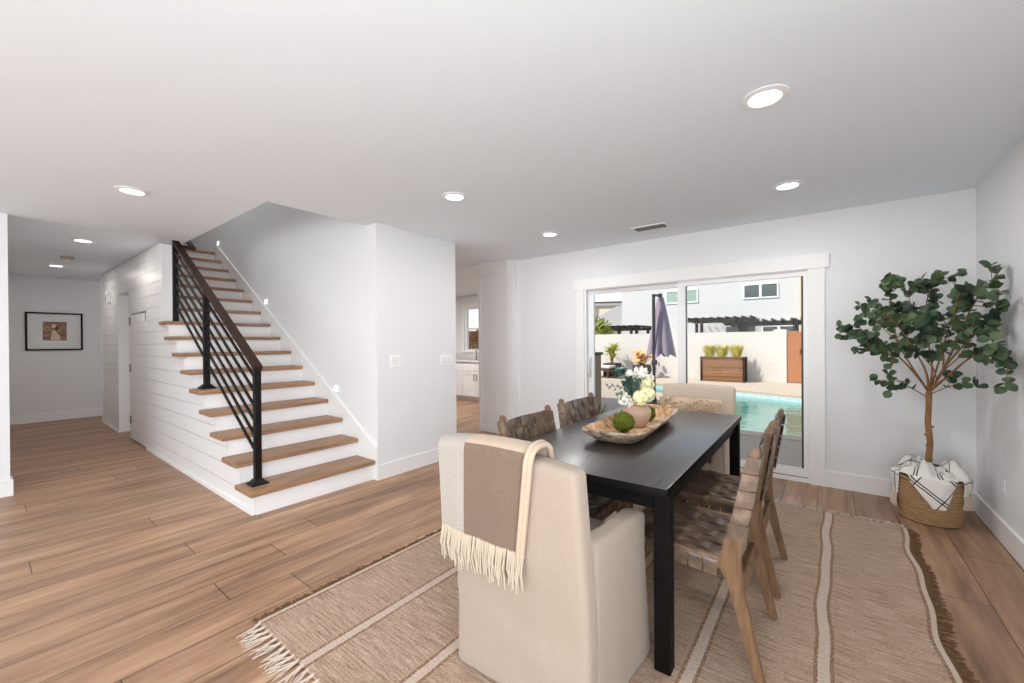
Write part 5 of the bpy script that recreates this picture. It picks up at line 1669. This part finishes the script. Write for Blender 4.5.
# neighbour's house, two storeys, and its pergolas
HY = 22.0
nh = thing('neighbor_house', 'pale two storey neighbour house behind the garden wall', 'house', (-3.0, HY, G))
MB().box(-6.15, 2.06, 0, 7.0, 0, 5.4).build('wall', M['house'], nh, smooth=0)
MB().box(2.06, 7.0, -0.6, 7.0, 0, 5.4).build('side_wing', M['house_b'], nh, smooth=0)
MB().add([(-6.6, -0.6, 5.4), (7.4, -0.6, 5.4), (7.4, 7.6, 5.4), (-6.6, 7.6, 5.4), (-4.6, 3.5, 7.0), (5.4, 3.5, 7.0)], [(0, 3, 2, 1), (0, 1, 5, 4), (1, 2, 5), (2, 3, 4, 5), (3, 0, 4)]).build('roof', M['shingle'], nh, smooth=0)
def win(x0, x1, z0, z1, glass, split=True, parent=nh, y=0.0):
    z0 -= G; z1 -= G
    m = MB(); f = 0.06
    m.box(x0 - f, x1 + f, y - 0.05, y, z1, z1 + f).box(x0 - f, x1 + f, y - 0.05, y, z0 - f, z0).box(x0 - f, x0, y - 0.05, y, z0, z1).box(x1, x1 + f, y - 0.05, y, z0, z1)
    if split: m.box((x0 + x1) / 2 - 0.05, (x0 + x1) / 2 + 0.05, y - 0.05, y, z0, z1)
    w = m.build('window', M['trim'], parent, smooth=0)
    MB().box(x0, x1, y - 0.02, y - 0.001, z0, z1).build('pane', glass, w, smooth=0)
win(-0.10, 1.19, 3.31, 3.88, M['winglass'])
win(-3.66, -2.20, 3.30, 3.86, M['winglass2'])
win(-0.9, 0.35, 0.9, 1.98, M['winglass'])
win(0.65, 1.85, 0.9, 1.93, M['winglass'])
def pergola(name, label, loc, L, D, Hh, posts, seed=0):
    t = thing(name, label, 'pergola', loc)
    for x in posts:
        for y in (0.0, D):
            MB().box(x - 0.06, x + 0.06, y - 0.06, y + 0.06, 0, Hh + 0.22).build('post', M['dark_wood'], t, smooth=0)
    for y in (-0.09, D + 0.09):
        MB().prism([(-L / 2, Hh), (L / 2, Hh), (L / 2 + 0.12, Hh + 0.14), (-L / 2 - 0.12, Hh + 0.14)], y - 0.025, y + 0.025).build('beam', M['dark_wood'], t, smooth=0)
    n_ = int(L / 0.32)
    for k in range(n_ + 1):
        x = -L / 2 + 0.1 + (L - 0.2) * k / n_
        MB().box(x - 0.02, x + 0.02, -0.35, D + 0.35, Hh + 0.141, Hh + 0.23).build('rafter', M['dark_wood'], t, smooth=0)
pergola('pergola', 'dark timber pergola left of centre above the slatted planter', (-3.90, 20.45, G), 2.75, 0.95, 2.24, (-0.95, 0.95))
pergola('pergola', 'dark timber pergola at the right above the cedar gate', (-1.95, 18.3, G), 2.6, 1.2, 1.98, (-0.78, 1.0))
pergola('pergola', 'dark timber pergola at the left beyond the yucca and wall', (-8.6, 19.6, G), 2.7, 1.6, 1.95, (-1.2, 0.3, 1.2))

# left house: two storeys behind, grey gable roof in front
lh = thing('left_house', 'cream house with dark gutter far behind the wall at the left', 'house', (-13.6, 27.0, G), 0.42)
MB().box(-4.5, 2.0, 0, 6, 0, 3.95).build('wall', M['stucco'], lh, smooth=0)
MB().box(-5.0, 2.5, -0.5, 6.5, 3.951, 4.10).build('eave', M['trim'], lh, smooth=0)
MB().box(-5.0, 2.5, -0.56, 6.5, 4.101, 4.20).build('gutter', M['fascia'], lh, smooth=0)
MB().box(-1.0, 0.2, -0.02, -0.001, 2.6, 3.3).build('window', M['winglass'], lh, smooth=0)
gh = thing('shingled_house', 'low tan house with grey shingled roof at the left behind the wall', 'house', (-11.2, 23.6, G))
MB().box(-1.2, 1.55, 0, 2.3, 0, 2.2).add([(-1.2, 2.3, 2.2), (1.55, 2.3, 2.2), (0.9, 2.3, 3.6), (-1.2, 2.3, 3.6)], [(0, 1, 2, 3)]).build('wall', M['house_b'], gh, smooth=0)
MB().add([(-1.5, -0.3, 2.2), (2.0, -0.3, 2.2), (2.0, 2.3, 3.75), (0.1, 2.3, 3.75), (-1.5, -0.3, 2.1), (2.0, -0.3, 2.1), (2.0, 2.3, 3.65), (0.1, 2.3, 3.65)],
         [(0, 1, 2, 3), (7, 6, 5, 4), (0, 4, 5, 1), (1, 5, 6, 2), (2, 6, 7, 3), (3, 7, 4, 0)]).build('roof', M['shingle'], gh, smooth=0)
sh = thing('garden_shrub', 'yellow green bush rising behind the garden wall at the left', 'plant', (-8.9, 18.0, G))
m = MB(); m.tube([(0, 0, 0), (0.05, 0, 0.8), (0.1, 0, 1.5)], [0.06, 0.05, 0.03], 8); m.build('trunk', M['bark'], sh)
m = MB(); r2 = random.Random(14)
for k in range(900):
    n_ = Vector((r2.gauss(0, 1), r2.gauss(0, 1), r2.gauss(0, 1))).normalized()
    p = Vector((n_.x * 0.8, n_.y * 0.7, 1.75 + n_.z * 0.75)) * 1.0
    p = Vector((0, 0, 1.75)) + (p - Vector((0, 0, 1.75))) * r2.uniform(0.6, 1.05)
    m.leaf(p, n_ + Vector((r2.gauss(0, .5), r2.gauss(0, .5), r2.gauss(0, .5))), n_, 0.20, 0.09, 0.3, 3)
m.build('foliage', M['bush'], sh)

# this house's own upper storey and roof (casts the shade on the patio)
hs = MB()
hs.box(-3.41, XR + 0.3, YB, YB + 0.15, UP, 5.3).box(-11.0, -9.0, 4.4, YB + 0.15, UP, 5.3).box(-11.0, 6.5, YB - 0.2, YB + 0.35, 5.3, 5.45).box(-11.0, 6.5, -3.0, YB - 0.2, 5.35, 5.45).box(XR + 0.15, 6.5, YB, YB + 0.15, -0.1, 5.3)
hs.box(-9.0, -3.41, YB - 0.1, YB + 0.05, UP, 5.3)
struct(hs.build('wall_exterior', M['house'], smooth=0), 'upper storey and roof of this house')
struct(MB().box(-6, 1.2, -8.0, -4.36, 2.5, 2.6).build('sun_block_slab', M['house'], smooth=0), 'added slab keeping the sun out of the rear window')  # unseen slab, put in only to stop sun entering from behind
struct(MB().box(-60, 60, -60, 90, -1.7, -1.6).build('ground', M['patio'], smooth=0), 'open ground around the houses')
struct(MB().box(-60, 60, 17.0, 90, -0.3, G).box(-60, -30, -60, 17.0, -0.3, G).box(8, 60, -60, 17, -0.3, G).box(-30, 8, -60, -4.35, -0.3, G).build('ground_yard', M['patio'], smooth=0), 'paved yards around the houses')
